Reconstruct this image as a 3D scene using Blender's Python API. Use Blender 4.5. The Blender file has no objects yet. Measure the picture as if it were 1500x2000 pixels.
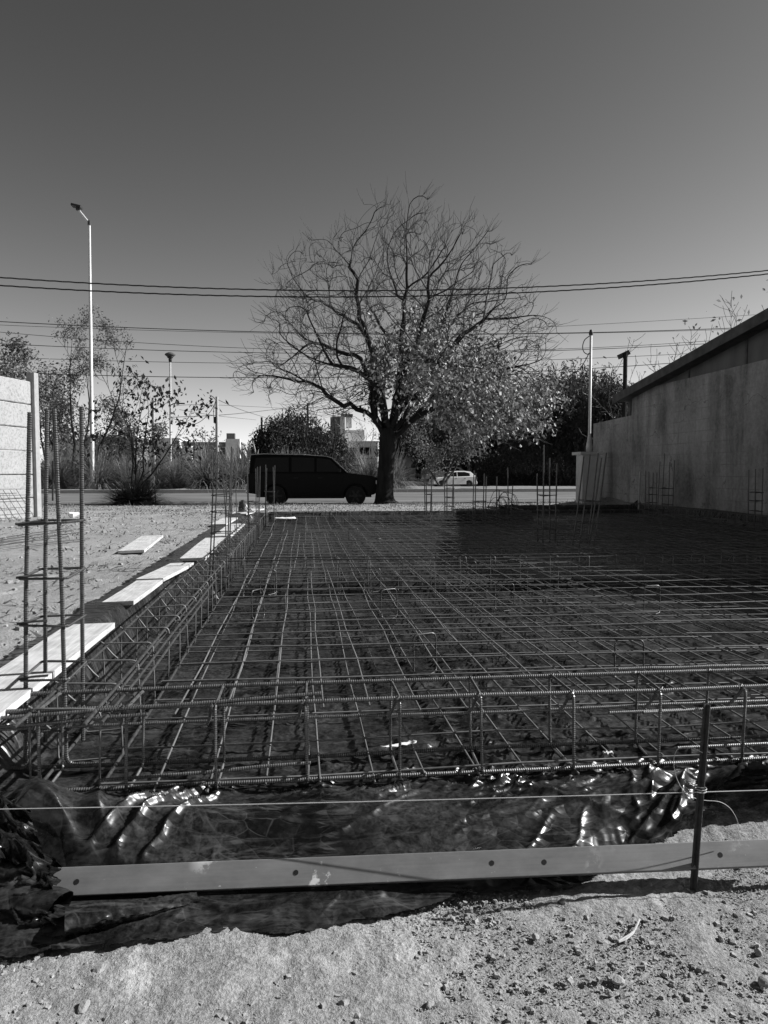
import bpy, math, random
import numpy as np
from mathutils import Vector, Matrix

R = math.radians
scene = bpy.context.scene
COL = scene.collection

# ------------------------------------------------------------------ camera
CZ = 0.89                         # camera height above the sheet under the slab
YAW, PITCH = R(6.32), R(3.17)
F = 2000 * 26 / 36.0
cam_d = bpy.data.cameras.new('camera')
cam_d.sensor_fit = 'VERTICAL'; cam_d.sensor_height = 36; cam_d.sensor_width = 27
cam_d.lens = 26; cam_d.clip_start = 0.05; cam_d.clip_end = 3000
cam = bpy.data.objects.new('camera', cam_d); COL.objects.link(cam)
cam.location = (0, 0, CZ); cam.rotation_euler = (R(90) - PITCH, 0, -YAW)
scene.camera = cam

# ------------------------------------------------------------------ sky and sun (a black and white world)
SUN = Vector((1.5, 0.10, 1.0)).normalized()
SUN_EL = math.asin(SUN.z); SUN_AZ = math.atan2(SUN.x, SUN.y)
world = bpy.data.worlds.new('World'); scene.world = world; world.use_nodes = True
nt = world.node_tree; nt.nodes.clear()
wo = nt.nodes.new('ShaderNodeOutputWorld'); bg = nt.nodes.new('ShaderNodeBackground')
sky = nt.nodes.new('ShaderNodeTexSky'); sky.sky_type = 'NISHITA'; sky.sun_disc = False
sky.sun_elevation = SUN_EL; sky.sun_rotation = SUN_AZ; sky.altitude = 600
sky.air_density = 1.0; sky.dust_density = 0.6; sky.ozone_density = 1.0
sep = nt.nodes.new('ShaderNodeSeparateColor'); mixv = nt.nodes.new('ShaderNodeMath'); mixv.operation = 'MULTIPLY_ADD'
mg = nt.nodes.new('ShaderNodeMath'); mg.operation = 'MULTIPLY'; mg.inputs[1].default_value = 0.15
mixv.inputs[1].default_value = 0.85
nt.links.new(sky.outputs[0], sep.inputs[0])
nt.links.new(sep.outputs[1], mg.inputs[0])
nt.links.new(sep.outputs[0], mixv.inputs[0]); nt.links.new(mg.outputs[0], mixv.inputs[2])
pw_ = nt.nodes.new('ShaderNodeMath'); pw_.operation = 'POWER'; pw_.inputs[1].default_value = 1.62   # red filter: the whole sky darker and more contrasty
fl_ = nt.nodes.new('ShaderNodeMath'); fl_.operation = 'MULTIPLY'; fl_.inputs[1].default_value = 0.66
nt.links.new(mixv.outputs[0], pw_.inputs[0]); nt.links.new(pw_.outputs[0], fl_.inputs[0]); nt.links.new(fl_.outputs[0], bg.inputs[0]); bg.inputs[1].default_value = 0.051
nt.links.new(bg.outputs[0], wo.inputs[0])
sun_d = bpy.data.lights.new('sun', 'SUN'); sun_d.energy = 5.0; sun_d.angle = R(0.5); sun_d.color = (1, 1, 1)
sun = bpy.data.objects.new('sun', sun_d); COL.objects.link(sun)
sun.rotation_euler = SUN.to_track_quat('Z', 'Y').to_euler()
vs = scene.view_settings
vs.view_transform = 'Standard'; vs.look = 'None'; vs.exposure = 0.85; vs.gamma = 1.0; vs.use_curve_mapping = False

# ------------------------------------------------------------------ where a sight line meets the place
_f = Vector((math.sin(YAW) * math.cos(PITCH), math.cos(YAW) * math.cos(PITCH), -math.sin(PITCH)))
_r = Vector((math.cos(YAW), -math.sin(YAW), 0)); _u = _r.cross(_f)
def ray(u, v): return _f + _r * ((u - 750) / F) + _u * ((1000 - v) / F)
def PZ(u, v, z): d = ray(u, v); return Vector((0, 0, CZ)) + d * ((z - CZ) / d.z)
def PD(u, v, D): return Vector((0, 0, CZ)) + ray(u, v) * D
def PY(u, v, Y): d = ray(u, v); return Vector((0, 0, CZ)) + d * (Y / d.y)
def PX(u, v, X): d = ray(u, v); return Vector((0, 0, CZ)) + d * (X / d.x)

# ------------------------------------------------------------------ noise
def _grad(ix, iy, seed):
    h = (ix * 374761393 + iy * 668265263 + seed * 974634777) & 0x7fffffff
    h = ((h ^ (h >> 13)) * 1274126177) & 0x7fffffff
    return ((h ^ (h >> 16)) & 0xffff) / 65535.0 * 2 * np.pi
def perlin(x, y, seed=0):
    x = np.asarray(x, float); y = np.asarray(y, float)
    ix = np.floor(x).astype(np.int64); iy = np.floor(y).astype(np.int64); fx = x - ix; fy = y - iy
    def dot(dx, dy):
        a = _grad(ix + dx, iy + dy, seed); return np.cos(a) * (fx - dx) + np.sin(a) * (fy - dy)
    u = fx**3 * (fx * (fx * 6 - 15) + 10); v = fy**3 * (fy * (fy * 6 - 15) + 10)
    a = dot(0, 0) * (1 - u) + dot(1, 0) * u; b = dot(0, 1) * (1 - u) + dot(1, 1) * u
    return (a * (1 - v) + b * v) * 1.5
def fbm(x, y, seed=0, n=4):
    s = 0; a = 1
    for i in range(n): s = s + a * perlin(x * 2**i, y * 2**i, seed + i * 17); a *= 0.5
    return s
def ridged(x, y, seed=0, p=2.0): return (1 - np.minimum(1, np.abs(perlin(x, y, seed)) * 1.6)) ** p
def sstep(a, b, t): t = np.clip((t - a) / (b - a), 0, 1); return t * t * (3 - 2 * t)

# ------------------------------------------------------------------ materials (all grey, as the place is seen in black and white)
ALB = {'render_wall': 1.12, 'siding': 1.25, 'plaster_pale': 0.85, 'roof_dark': 0.8, 'bark': 0.55, 'precast': 0.52, 'precast_post': 0.55, 'polythene': 0.62, 'mesh_steel': 0.74, 'soil': 0.72, 'wall_white': 0.8, 'paint_white': 0.8, 'pole_paint': 0.8, 'board': 0.85}
class NT:
    def __init__(s, name):
        s.m = bpy.data.materials.new(name); s.m.use_nodes = True; s.t = s.m.node_tree
        s.b = s.t.nodes['Principled BSDF']
    def n(s, typ, **kw):
        o = s.t.nodes.new(typ)
        for k, v in kw.items(): setattr(o, k, v)
        return o
    def l(s, a, b): s.t.links.new(a, b)
    def coord(s, scale=(1, 1, 1), kind='Object'):
        c = s.n('ShaderNodeTexCoord'); m = s.n('ShaderNodeMapping'); m.inputs['Scale'].default_value = scale
        s.l(c.outputs[kind], m.inputs[0]); return m.outputs[0]
    def noise(s, co, scale, detail=6, rough=0.6, dist=0):
        o = s.n('ShaderNodeTexNoise'); s.l(co, o.inputs['Vector'])
        o.inputs['Scale'].default_value = scale; o.inputs['Detail'].default_value = detail
        o.inputs['Roughness'].default_value = rough; o.inputs['Distortion'].default_value = dist
        return o.outputs['Fac']
    def ramp(s, fac, stops):
        o = s.n('ShaderNodeValToRGB'); e = o.color_ramp.elements
        while len(e) < len(stops): e.new(0.5)
        for i, (p, c) in enumerate(stops): e[i].position = p; e[i].color = (c, c, c, 1)
        s.l(fac, o.inputs[0]); return o.outputs[0]
    def mix(s, fac, a, b, mode='MIX'):
        o = s.n('ShaderNodeMix', data_type='RGBA', blend_type=mode)
        if isinstance(fac, (int, float)): o.inputs[0].default_value = fac
        else: s.l(fac, o.inputs[0])
        for v, i in ((a, 6), (b, 7)):
            if isinstance(v, (int, float)): o.inputs[i].default_value = (v, v, v, 1)
            else: s.l(v, o.inputs[i])
        return o.outputs[2]
    def bump(s, h, strength, dist=0.01, prev=None):
        o = s.n('ShaderNodeBump'); o.inputs['Strength'].default_value = strength; o.inputs['Distance'].default_value = dist
        s.l(h, o.inputs['Height'])
        if prev: s.l(prev, o.inputs['Normal'])
        return o.outputs[0]
    def set(s, col=None, rough=None, metal=None, nrm=None, spec=None):
        if col is not None:
            k_ = ALB.get(s.m.name, 0.66)
            if isinstance(col, (int, float)): col = col * k_
            elif k_ != 1.0: col = s.mix(1.0, col, k_, 'MULTIPLY')
            if isinstance(col, (int, float)): s.b.inputs['Base Color'].default_value = (col, col, col, 1)
            else: s.l(col, s.b.inputs['Base Color'])
        if rough is not None:
            if isinstance(rough, (int, float)): s.b.inputs['Roughness'].default_value = rough
            else: s.l(rough, s.b.inputs['Roughness'])
        if metal is not None: s.b.inputs['Metallic'].default_value = metal
        if spec is not None: s.b.inputs['Specular IOR Level'].default_value = spec
        if nrm is not None: s.l(nrm, s.b.inputs['Normal'])
        return s.m
M = {}
def simple(name, lo, hi, scale=8, rough=0.8, metal=0, bump=0.0, spec=0.3, sc=(1, 1, 1)):
    t = NT(name); co = t.coord(sc); n = t.noise(co, scale)
    nr = t.bump(t.noise(co, scale * 4), bump, 0.01) if bump else None
    M[name] = t.set(t.ramp(n, [(0.3, lo), (0.7, hi)]), rough, metal, nr, spec); return M[name]

# soil
t = NT('soil'); co = t.coord()
n1 = t.noise(co, 0.9, 5, 0.6); n2 = t.noise(co, 14, 8, 0.75); n3 = t.noise(co, 120, 4, 0.7)
c = t.mix(0.5, t.ramp(n1, [(0.38, 0.20), (0.60, 0.44)]), t.ramp(n2, [(0.32, 0.17), (0.7, 0.52)]))
v = t.n('ShaderNodeTexVoronoi'); v.inputs['Scale'].default_value = 70; t.l(co, v.inputs['Vector'])
c = t.mix(0.5, c, t.ramp(n3, [(0.34, 0.10), (0.66, 0.52)])); n6 = t.noise(co, 4.5, 5, 0.6, 0.3); c = t.mix(t.ramp(n6, [(0.60, 0.0), (0.66, 0.55)]), c, 0.62)
pm_ = t.mix(1.0, t.ramp(v.outputs['Distance'], [(0.0, 1.0), (0.45, 0.0)]), t.ramp(n1, [(0.45, 0.0), (0.62, 1.0)]), 'MULTIPLY'); ms_ = t.n('ShaderNodeMath', operation='MULTIPLY_ADD'); t.l(pm_, ms_.inputs[0]); ms_.inputs[1].default_value = 0.6; t.l(n3, ms_.inputs[2]); b2 = t.bump(ms_.outputs[0], 0.7, 0.011)
M['soil'] = t.set(c, 0.95, 0, b2, 0.15)
# gravel, stones
simple('stone', 0.26, 0.50, 25, 0.9, 0, 0.5, 0.2)
# black polythene with dust; crinkle highlights painted in as pale lines
t = NT('polythene'); co = t.coord()
n1 = t.noise(co, 3.0, 5, 0.72, 0.4); n3 = t.noise(co, 90, 3, 0.75)
dust = t.mix(1.0, t.ramp(n1, [(0.40, 0.06), (0.68, 1.0)]), t.ramp(n3, [(0.34, 0.05), (0.72, 1.0)]), 'MULTIPLY')
nz = t.n('ShaderNodeTexNoise'); nz.inputs['Scale'].default_value = 3.5; nz.inputs['Detail'].default_value = 2; t.l(co, nz.inputs['Vector'])
wp_ = t.n('ShaderNodeVectorMath', operation='MULTIPLY_ADD'); wp_.inputs[1].default_value = (0.13, 0.13, 0.13); t.l(nz.outputs['Color'], wp_.inputs[0]); t.l(co, wp_.inputs[2])
def vedge(sc, scale):       # folds of a crumpled film: straight creases between flat facets
    m = t.n('ShaderNodeVectorMath', operation='MULTIPLY'); m.inputs[1].default_value = sc; t.l(wp_.outputs[0], m.inputs[0])
    o = t.n('ShaderNodeTexVoronoi'); o.voronoi_dimensions = '2D'; o.feature = 'DISTANCE_TO_EDGE'; o.inputs['Scale'].default_value = scale; t.l(m.outputs[0], o.inputs['Vector']); return o.outputs['Distance']
e1 = vedge((0.8, 2.2, 1), 5.0); e2 = vedge((1.2, 2.5, 1), 12.0)
cr = t.mix(1.0, t.ramp(e1, [(0.0, 1.0), (0.022, 0.0)]), t.ramp(e2, [(0.0, 0.8), (0.04, 0.0)]), 'LIGHTEN')
brk = t.noise(co, 7.0, 3, 0.65, 0.5)
cr = t.mix(1.0, cr, t.ramp(brk, [(0.46, 0.0), (0.66, 1.0)]), 'MULTIPLY')
colr = t.mix(cr, t.mix(dust, 0.004, 0.10), 0.08)  # pale lines along the creases: wrinkle highlights painted into the colour
n2 = t.noise(t.coord((2.2, 15, 1)), 1.6, 4, 0.6, 1.4); fold_sheen = t.mix(1.0, t.ramp(n2, [(0.50, 0.0), (0.60, 1.0), (0.66, 0.2)]), t.ramp(brk, [(0.42, 0.1), (0.66, 0.8)]), 'MULTIPLY'); colr = t.mix(fold_sheen, colr, 0.10)  # pale lateral streaks: sheen of the wrinkles painted across the film
def madd(a, k_, b=None):
    o = t.n('ShaderNodeMath', operation='MULTIPLY_ADD'); t.l(a, o.inputs[0]); o.inputs[1].default_value = k_
    if b is None: o.inputs[2].default_value = 0
    else: t.l(b, o.inputs[2])
    return o.outputs[0]
nb_ = t.bump(madd(e1, 0.55, madd(e2, 0.30)), 0.45, 0.045)
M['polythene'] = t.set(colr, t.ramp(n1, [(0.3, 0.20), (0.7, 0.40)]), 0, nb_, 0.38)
# steel bar
t = NT('rebar_steel'); co = t.coord()
n1 = t.noise(co, 40, 6, 0.7)
M['rebar_steel'] = t.set(t.ramp(n1, [(0.3, 0.025), (0.7, 0.11)]), 0.36, 0.1, t.bump(n1, 0.2, 0.002), 0.6)
t = NT('beam_steel_lit'); co = t.coord(); n1 = t.noise(co, 40, 6, 0.7); M['beam_steel_lit'] = t.set(t.ramp(n1, [(0.3, 0.04), (0.7, 0.19)]), 0.36, 0.15, t.bump(n1, 0.2, 0.002), 0.6)  # lighter copy of the bar steel, sun highlights of the front beam put into its colour
t = NT('mesh_steel'); co = t.coord(); n1 = t.noise(co, 30, 6, 0.7); n2 = t.noise(co, 2.5, 4, 0.6)
M['mesh_steel'] = t.set(t.mix(0.5, t.ramp(n1, [(0.3, 0.05), (0.7, 0.26)]), t.ramp(n2, [(0.38, 0.05), (0.62, 0.32)])), 0.5, 0.15, None, 0.35)
simple('wire_pale', 0.45, 0.6, 20, 0.6)
simple('string', 0.6, 0.75, 20, 0.9)
# painted steel channel
t = NT('channel_steel'); co = t.coord()
n1 = t.noise(co, 9, 8, 0.7); n2 = t.noise(t.coord((2, 6, 4)), 3, 6, 0.7); n3 = t.noise(co, 2.2, 3, 0.5)
chip = t.mix(1.0, t.ramp(n1, [(0.54, 0.0), (0.58, 1.0)]), t.ramp(n3, [(0.54, 0.0), (0.60, 1.0)]), 'MULTIPLY'); n4 = t.noise(co, 55, 5, 0.7); n5 = t.noise(t.coord((1.5, 60, 60)), 3, 5, 0.7, 0.6)
chip = t.mix(1.0, chip, t.ramp(n4, [(0.66, 0.0), (0.70, 0.7)]), 'LIGHTEN')
M['channel_steel'] = t.set(t.mix(chip, t.mix(0.15, t.ramp(n2, [(0.3, 0.16), (0.75, 0.31)]), t.ramp(n5, [(0.35, 0.14), (0.65, 0.34)])), 0.8), 0.55, 0.1, t.bump(n1, 0.15, 0.002), 0.4)
simple('hole_dark', 0.01, 0.015, 10, 0.9)
simple('stake_steel', 0.04, 0.09, 60, 0.6, 0.2, 0.3)
# timber
t = NT('board'); co = t.coord((60, 3, 30))
n1 = t.noise(co, 1.0, 8, 0.7, 1.5); n2 = t.noise(t.coord(), 9, 5, 0.6)
M['board'] = t.set(t.mix(0.35, t.ramp(n1, [(0.32, 0.26), (0.62, 0.66)]), t.ramp(n2, [(0.35, 0.28), (0.6, 0.68)])), 0.85, 0, t.bump(n1, 0.3, 0.004), 0.2)
# precast wall
t = NT('precast'); co = t.coord()
n1 = t.noise(co, 26, 6, 0.75); n2 = t.noise(co, 2.5, 4, 0.6)
M['precast'] = t.set(t.mix(0.35, t.ramp(n1, [(0.36, 0.26), (0.52, 0.62)]), t.ramp(n2, [(0.3, 0.42), (0.7, 0.62)])), 0.95, 0, t.bump(n1, 0.5, 0.012), 0.1)
simple('precast_post', 0.42, 0.56, 14, 0.9, 0, 0.3)
# rendered wall with weather stains
t = NT('render_wall'); co = t.coord()
n1 = t.noise(t.coord((1, 1.1, 0.2)), 1.7, 8, 0.62, 0.8); n2 = t.noise(co, 1.0, 6, 0.6); n3 = t.noise(co, 14, 8, 0.75)
c = t.mix(0.5, t.ramp(n1, [(0.40, 0.05), (0.58, 0.27)]), t.ramp(n2, [(0.38, 0.07), (0.60, 0.29)]))
c = t.mix(0.22, c, t.ramp(n3, [(0.36, 0.04), (0.62, 0.34)]))
sx = t.n('ShaderNodeSeparateXYZ'); t.l(co, sx.inputs[0]); cb = t.n('ShaderNodeCombineXYZ'); t.l(sx.outputs[1], cb.inputs[0]); t.l(sx.outputs[2], cb.inputs[1])
bk = t.n('ShaderNodeTexBrick'); t.l(cb.outputs[0], bk.inputs['Vector']); bk.inputs['Scale'].default_value = 1.0; bk.inputs['Brick Width'].default_value = 0.4; bk.inputs['Row Height'].default_value = 0.2; bk.inputs['Mortar Size'].default_value = 0.012; bk.inputs['Mortar Smooth'].default_value = 0.8
crs = t.mix(1.0, bk.outputs['Fac'], t.ramp(n2, [(0.45, 0.0), (0.62, 0.35)]), 'MULTIPLY'); c = t.mix(crs, c, 0.07)
vw = t.n('ShaderNodeTexVoronoi'); vw.feature = 'DISTANCE_TO_EDGE'; vw.inputs['Scale'].default_value = 0.9; nzw = t.n('ShaderNodeTexNoise'); nzw.inputs['Scale'].default_value = 3; nzw.inputs['Detail'].default_value = 5; t.l(co, nzw.inputs['Vector']); aw = t.n('ShaderNodeVectorMath', operation='MULTIPLY_ADD'); aw.inputs[1].default_value = (0.5, 0.5, 0.5); t.l(nzw.outputs['Color'], aw.inputs[0]); t.l(co, aw.inputs[2]); t.l(aw.outputs[0], vw.inputs['Vector'])
ck = t.mix(1.0, t.ramp(vw.outputs['Distance'], [(0.0, 1.0), (0.006, 0.0)]), t.ramp(n1, [(0.45, 0.0), (0.55, 0.8)]), 'MULTIPLY'); c = t.mix(ck, c, 0.03)
M['render_wall'] = t.set(c, 0.95, 0, t.bump(n3, 0.6, 0.02), 0.1)
simple('bare_block', 0.10, 0.17, 12, 0.95, 0, 0.5)
simple('siding', 0.06, 0.10, 2.5, 0.8, 0, 0.1, 0.2, (1, 1, 0.3))
simple('roof_dark', 0.05, 0.11, 6, 0.9)
simple('plaster_pale', 0.42, 0.55, 6, 0.9, 0, 0.2)
simple('asphalt', 0.10, 0.24, 0.9, 0.9, 0, 0.3, 0.3, (0.25, 1.2, 1))
simple('concrete', 0.42, 0.58, 10, 0.9, 0, 0.2)
simple('median_soil', 0.16, 0.34, 5, 0.95, 0, 0.5)
simple('bark', 0.018, 0.055, 9, 0.95, 0, 0.8, 0.1, (1, 1, 0.25))
simple('twig', 0.06, 0.15, 9, 0.9)
simple('twig_pale', 0.16, 0.28, 9, 0.9)
simple('pole_paint', 0.45, 0.62, 6, 0.5, 0.1)
simple('pole_concrete', 0.42, 0.58, 6, 0.9)
simple('lamp_dark', 0.02, 0.05, 6, 0.6)
simple('cable_black', 0.015, 0.02, 6, 0.7)
simple('cable_grey', 0.05, 0.08, 6, 0.7)
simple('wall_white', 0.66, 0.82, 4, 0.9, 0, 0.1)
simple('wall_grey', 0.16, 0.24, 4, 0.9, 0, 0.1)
simple('far_dark', 0.02, 0.035, 4, 0.9)
simple('pane', 0.006, 0.01, 4, 0.08, 0, 0, 0.5)
simple('rubber', 0.02, 0.03, 20, 0.85)
simple('rim', 0.04, 0.07, 20, 0.4, 0.5)
simple('chrome', 0.6, 0.7, 20, 0.2, 0.9)
simple('lens', 0.6, 0.7, 20, 0.15, 0.2)
simple('trim_dark', 0.015, 0.025, 20, 0.6)
simple('paint_black', 0.003, 0.004, 3, 0.35, 0, 0, 0.12)
simple('paint_white', 0.72, 0.8, 3, 0.3, 0, 0, 0.5)
simple('paint_silver', 0.4, 0.45, 3, 0.3, 0.3, 0, 0.5)
def leafmat(name, lo, hi, trans=0.35):
    t = NT(name); gi = t.n('ShaderNodeNewGeometry'); co = t.coord()
    n = t.noise(co, 1.3, 3, 0.6); r = gi.outputs['Random Per Island']
    col = t.mix(0.7, t.ramp(n, [(0.3, lo), (0.7, hi)]), t.ramp(r, [(0.0, lo), (0.45, lo * 1.3 + 0.02 * hi), (0.6, hi * 0.75), (1.0, hi)]))
    col = t.mix(1.0, col, 0.66, 'MULTIPLY'); t.l(col, t.b.inputs['Base Color']); t.set(None, 0.6, 0, None, 0.3)
    tr = t.n('ShaderNodeBsdfTranslucent'); t.l(col, tr.inputs['Color'])
    mx = t.n('ShaderNodeMixShader'); mx.inputs[0].default_value = trans
    t.l(t.b.outputs[0], mx.inputs[1]); t.l(tr.outputs[0], mx.inputs[2])
    out = t.t.nodes['Material Output']; t.l(mx.outputs[0], out.inputs[0]); M[name] = t.m
leafmat('leaf_pale', 0.02, 0.66, 0.12)
leafmat('leaf_mid', 0.08, 0.32, 0.35)
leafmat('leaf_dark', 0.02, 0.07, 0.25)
leafmat('leaf_pepper', 0.035, 0.10, 0.3)
leafmat('grass_blade', 0.09, 0.48, 0.35)
leafmat('dry_grass', 0.05, 0.55, 0.3)
leafmat('plume', 0.5, 0.75, 0.4)

# ------------------------------------------------------------------ mesh building
class MB:
    def __init__(s): s.v = []; s.f = []; s.smooth = False
    def face(s, pts):
        i = len(s.v); s.v += [tuple(p) for p in pts]; s.f.append(tuple(range(i, i + len(pts))))
    def box(s, c, size, rot=None):
        c = Vector(c); hx, hy, hz = size[0] / 2, size[1] / 2, size[2] / 2; i = len(s.v)
        for x, y, z in ((-1, -1, -1), (1, -1, -1), (1, 1, -1), (-1, 1, -1), (-1, -1, 1), (1, -1, 1), (1, 1, 1), (-1, 1, 1)):
            p = Vector((x * hx, y * hy, z * hz))
            if rot is not None: p = rot @ p
            s.v.append(tuple(c + p))
        for q in ((0, 3, 2, 1), (4, 5, 6, 7), (0, 1, 5, 4), (1, 2, 6, 5), (2, 3, 7, 6), (3, 0, 4, 7)): s.f.append(tuple(i + k for k in q))
        return s
    def prism(s, poly, axis_vec):      # poly: list of 3d points, extruded along axis_vec
        n = len(poly); i = len(s.v); a = Vector(axis_vec)
        s.v += [tuple(Vector(p)) for p in poly] + [tuple(Vector(p) + a) for p in poly]
        s.f.append(tuple(i + k for k in range(n - 1, -1, -1))); s.f.append(tuple(i + n + k for k in range(n)))
        for k in range(n): s.f.append((i + k, i + (k + 1) % n, i + n + (k + 1) % n, i + n + k))
        return s
    def tube(s, pts, rad, sides=6, closed=False, cap=True):
        pts = [Vector(p) for p in pts]; n = len(pts); i0 = len(s.v)
        if not hasattr(rad, '__len__'): rad = [rad] * n
        N = None
        for k in range(n):
            if closed: T = pts[(k + 1) % n] - pts[k - 1]
            else: T = pts[min(k + 1, n - 1)] - pts[max(k - 1, 0)]
            if T.length < 1e-9: T = Vector((0, 0, 1))
            T.normalize()
            if N is None:
                N = T.orthogonal().normalized()
            else:
                N = N - T * N.dot(T)
                N = N.normalized() if N.length > 1e-6 else T.orthogonal().normalized()
            B = T.cross(N)
            for j in range(sides):
                a = 2 * math.pi * j / sides
                s.v.append(tuple(pts[k] + (N * math.cos(a) + B * math.sin(a)) * rad[k]))
        m = n if closed else n - 1
        for k in range(m):
            k2 = (k + 1) % n
            for j in range(sides):
                j2 = (j + 1) % sides
                s.f.append((i0 + k * sides + j, i0 + k * sides + j2, i0 + k2 * sides + j2, i0 + k2 * sides + j))
        if cap and not closed:
            for base_, rev in ((i0, True), (i0 + (n - 1) * sides, False)):
                k0 = len(s.v); s.v += s.v[base_:base_ + sides]
                s.f.append(tuple(k0 + j for j in (range(sides - 1, -1, -1) if rev else range(sides))))
        return s
    def lathe(s, prof, c=(0, 0, 0), sides=16):
        i = len(s.v); c = Vector(c); n = len(prof)
        for r_, z in prof:
            for j in range(sides):
                a = 2 * math.pi * j / sides; s.v.append((c.x + r_ * math.cos(a), c.y + r_ * math.sin(a), c.z + z))
        for k in range(n - 1):
            for j in range(sides):
                j2 = (j + 1) % sides; s.f.append((i + k * sides + j, i + k * sides + j2, i + (k + 1) * sides + j2, i + (k + 1) * sides + j))
        s.f.append(tuple(i + j for j in range(sides - 1, -1, -1))); s.f.append(tuple(i + (n - 1) * sides + j for j in range(sides)))
        return s
    def mesh(s, name, mat, off=None, smooth=False):
        me = bpy.data.meshes.new(name); v = s.v
        if off is not None: v = [(x - off[0], y - off[1], z - off[2]) for x, y, z in v]
        me.from_pydata(v, [], s.f); me.materials.append(M[mat])
        if smooth: me.polygons.foreach_set('use_smooth', [True] * len(me.polygons))
        me.update(); return me
def npmesh(name, V, Q, mat, smooth=True):
    V = np.asarray(V, np.float32); Q = np.asarray(Q, np.int32); k = Q.shape[1]
    me = bpy.data.meshes.new(name)
    me.vertices.add(len(V)); me.vertices.foreach_set('co', V.ravel())
    me.loops.add(Q.size); me.loops.foreach_set('vertex_index', Q.ravel())
    me.polygons.add(len(Q)); me.polygons.foreach_set('loop_start', np.arange(0, Q.size, k, dtype=np.int32))
    me.polygons.foreach_set('loop_total', np.full(len(Q), k, np.int32))
    me.polygons.foreach_set('use_smooth', np.full(len(Q), smooth))
    me.materials.append(M[mat]); me.update(calc_edges=True); me.validate(); return me
def link(name, data, parent=None, loc=None, rot=None, label=None, cat=None, group=None, kind=None):
    o = bpy.data.objects.new(name, data); COL.objects.link(o)
    if parent is not None: o.parent = parent
    if loc is not None: o.location = loc
    if rot is not None: o.rotation_euler = rot
    if label: o['label'] = label
    if cat: o['category'] = cat
    if group: o['group'] = group
    if kind: o['kind'] = kind
    return o
def thing(name, label, cat, loc=(0, 0, 0), rotz=0, group=None):
    return link(name, None, None, loc, (0, 0, rotz), label, cat, group)
def part(name, mb, mat, parent, smooth=False, kind=None, world=True):
    """a mesh part; vertices given in world space unless world=False"""
    off = tuple(parent.location) if (world and parent is not None) else None
    return link(name, mb.mesh(name, mat, off, smooth), parent, kind=kind)
def sub(name, mb, mat, parent, off, smooth=False):
    return link(name, mb.mesh(name, mat, off, smooth), parent)
def copy_tree(o, parent=None):
    c = o.copy(); COL.objects.link(c); c.parent = parent
    for ch in list(o.children): copy_tree(ch, c)
    return c

# ================================================================== THE SETTING
PADX0, PADX1, PADY0, PADY1 = -0.80, 6.85, 1.93, 12.45
def nat(y):
    return np.interp(y, [-50, 2.4, 9, 13, 20, 27, 28.6, 35.9, 43, 60, 120, 900], [0.2, 0.2, 0.2, 0.16, -0.03, -0.36, -0.40, -0.17, -0.36, -0.5, -0.9, -2.0])
def ground(x, y):
    x = np.asarray(x, float); y = np.asarray(y, float)
    z = -0.12 + (nat(y) + 0.12) * sstep(1.75, 2.6, y)
    far = np.where(x > 4.0, 14.7, PADY1)
    m = sstep(PADX0 - 0.12, PADX0 + 0.02, x) * (1 - sstep(PADX1 - 0.05, PADX1 + 0.3, x)) * sstep(PADY0 - 0.25, PADY0, y) * (1 - sstep(far - 0.02, far + np.where(x > 4.0, 1.6, 0.2), y))
    z = z * (1 - m) + (-0.07 - 0.15 * sstep(5.1, 5.2, y) * (1 - sstep(5.8, 5.9, y))) * m
    return z + (1 - m) * 0.22 * sstep(5.4, 7.2, x) * sstep(8, 12, y) * (1 - sstep(16, 20, y))
def gz(x, y): return float(ground(x, y))

xs = np.unique(np.concatenate([np.linspace(-400, -20, 24), np.linspace(-20, -4, 60), np.linspace(-4, -1.6, 60), np.linspace(-1.6, 2.2, 420), np.linspace(2.2, 8, 70), np.linspace(8, 30, 50), np.linspace(30, 400, 24)]))
ys = np.unique(np.concatenate([np.linspace(-300, -2, 14), np.linspace(-2, 1.1, 10), np.linspace(1.1, 2.3, 200), np.linspace(2.3, 14, 180), np.linspace(14, 45, 110), np.linspace(45, 900, 40)]))
X, Y = np.meshgrid(xs, ys); Z = ground(X, Y)
nearm = 1 - sstep(20, 32, np.abs(Y) + np.abs(X) * 0.5)
Z = Z + nearm * (0.012 * fbm(X * 1.7, Y * 1.7, 3, 4) + 0.006 * fbm(X * 9, Y * 9, 5, 3)) + (1 - sstep(2.3, 3.5, Y)) * 0.0035 * fbm(X * 45, Y * 45, 8, 3)
nx, ny = len(xs), len(ys)
idx = np.arange(nx * ny).reshape(ny, nx)
Q = np.stack([idx[:-1, :-1], idx[:-1, 1:], idx[1:, 1:], idx[1:, :-1]], -1).reshape(-1, 4)
link('ground', npmesh('ground', np.stack([X, Y, Z], -1).reshape(-1, 3), Q, 'soil'), kind='structure')

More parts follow.
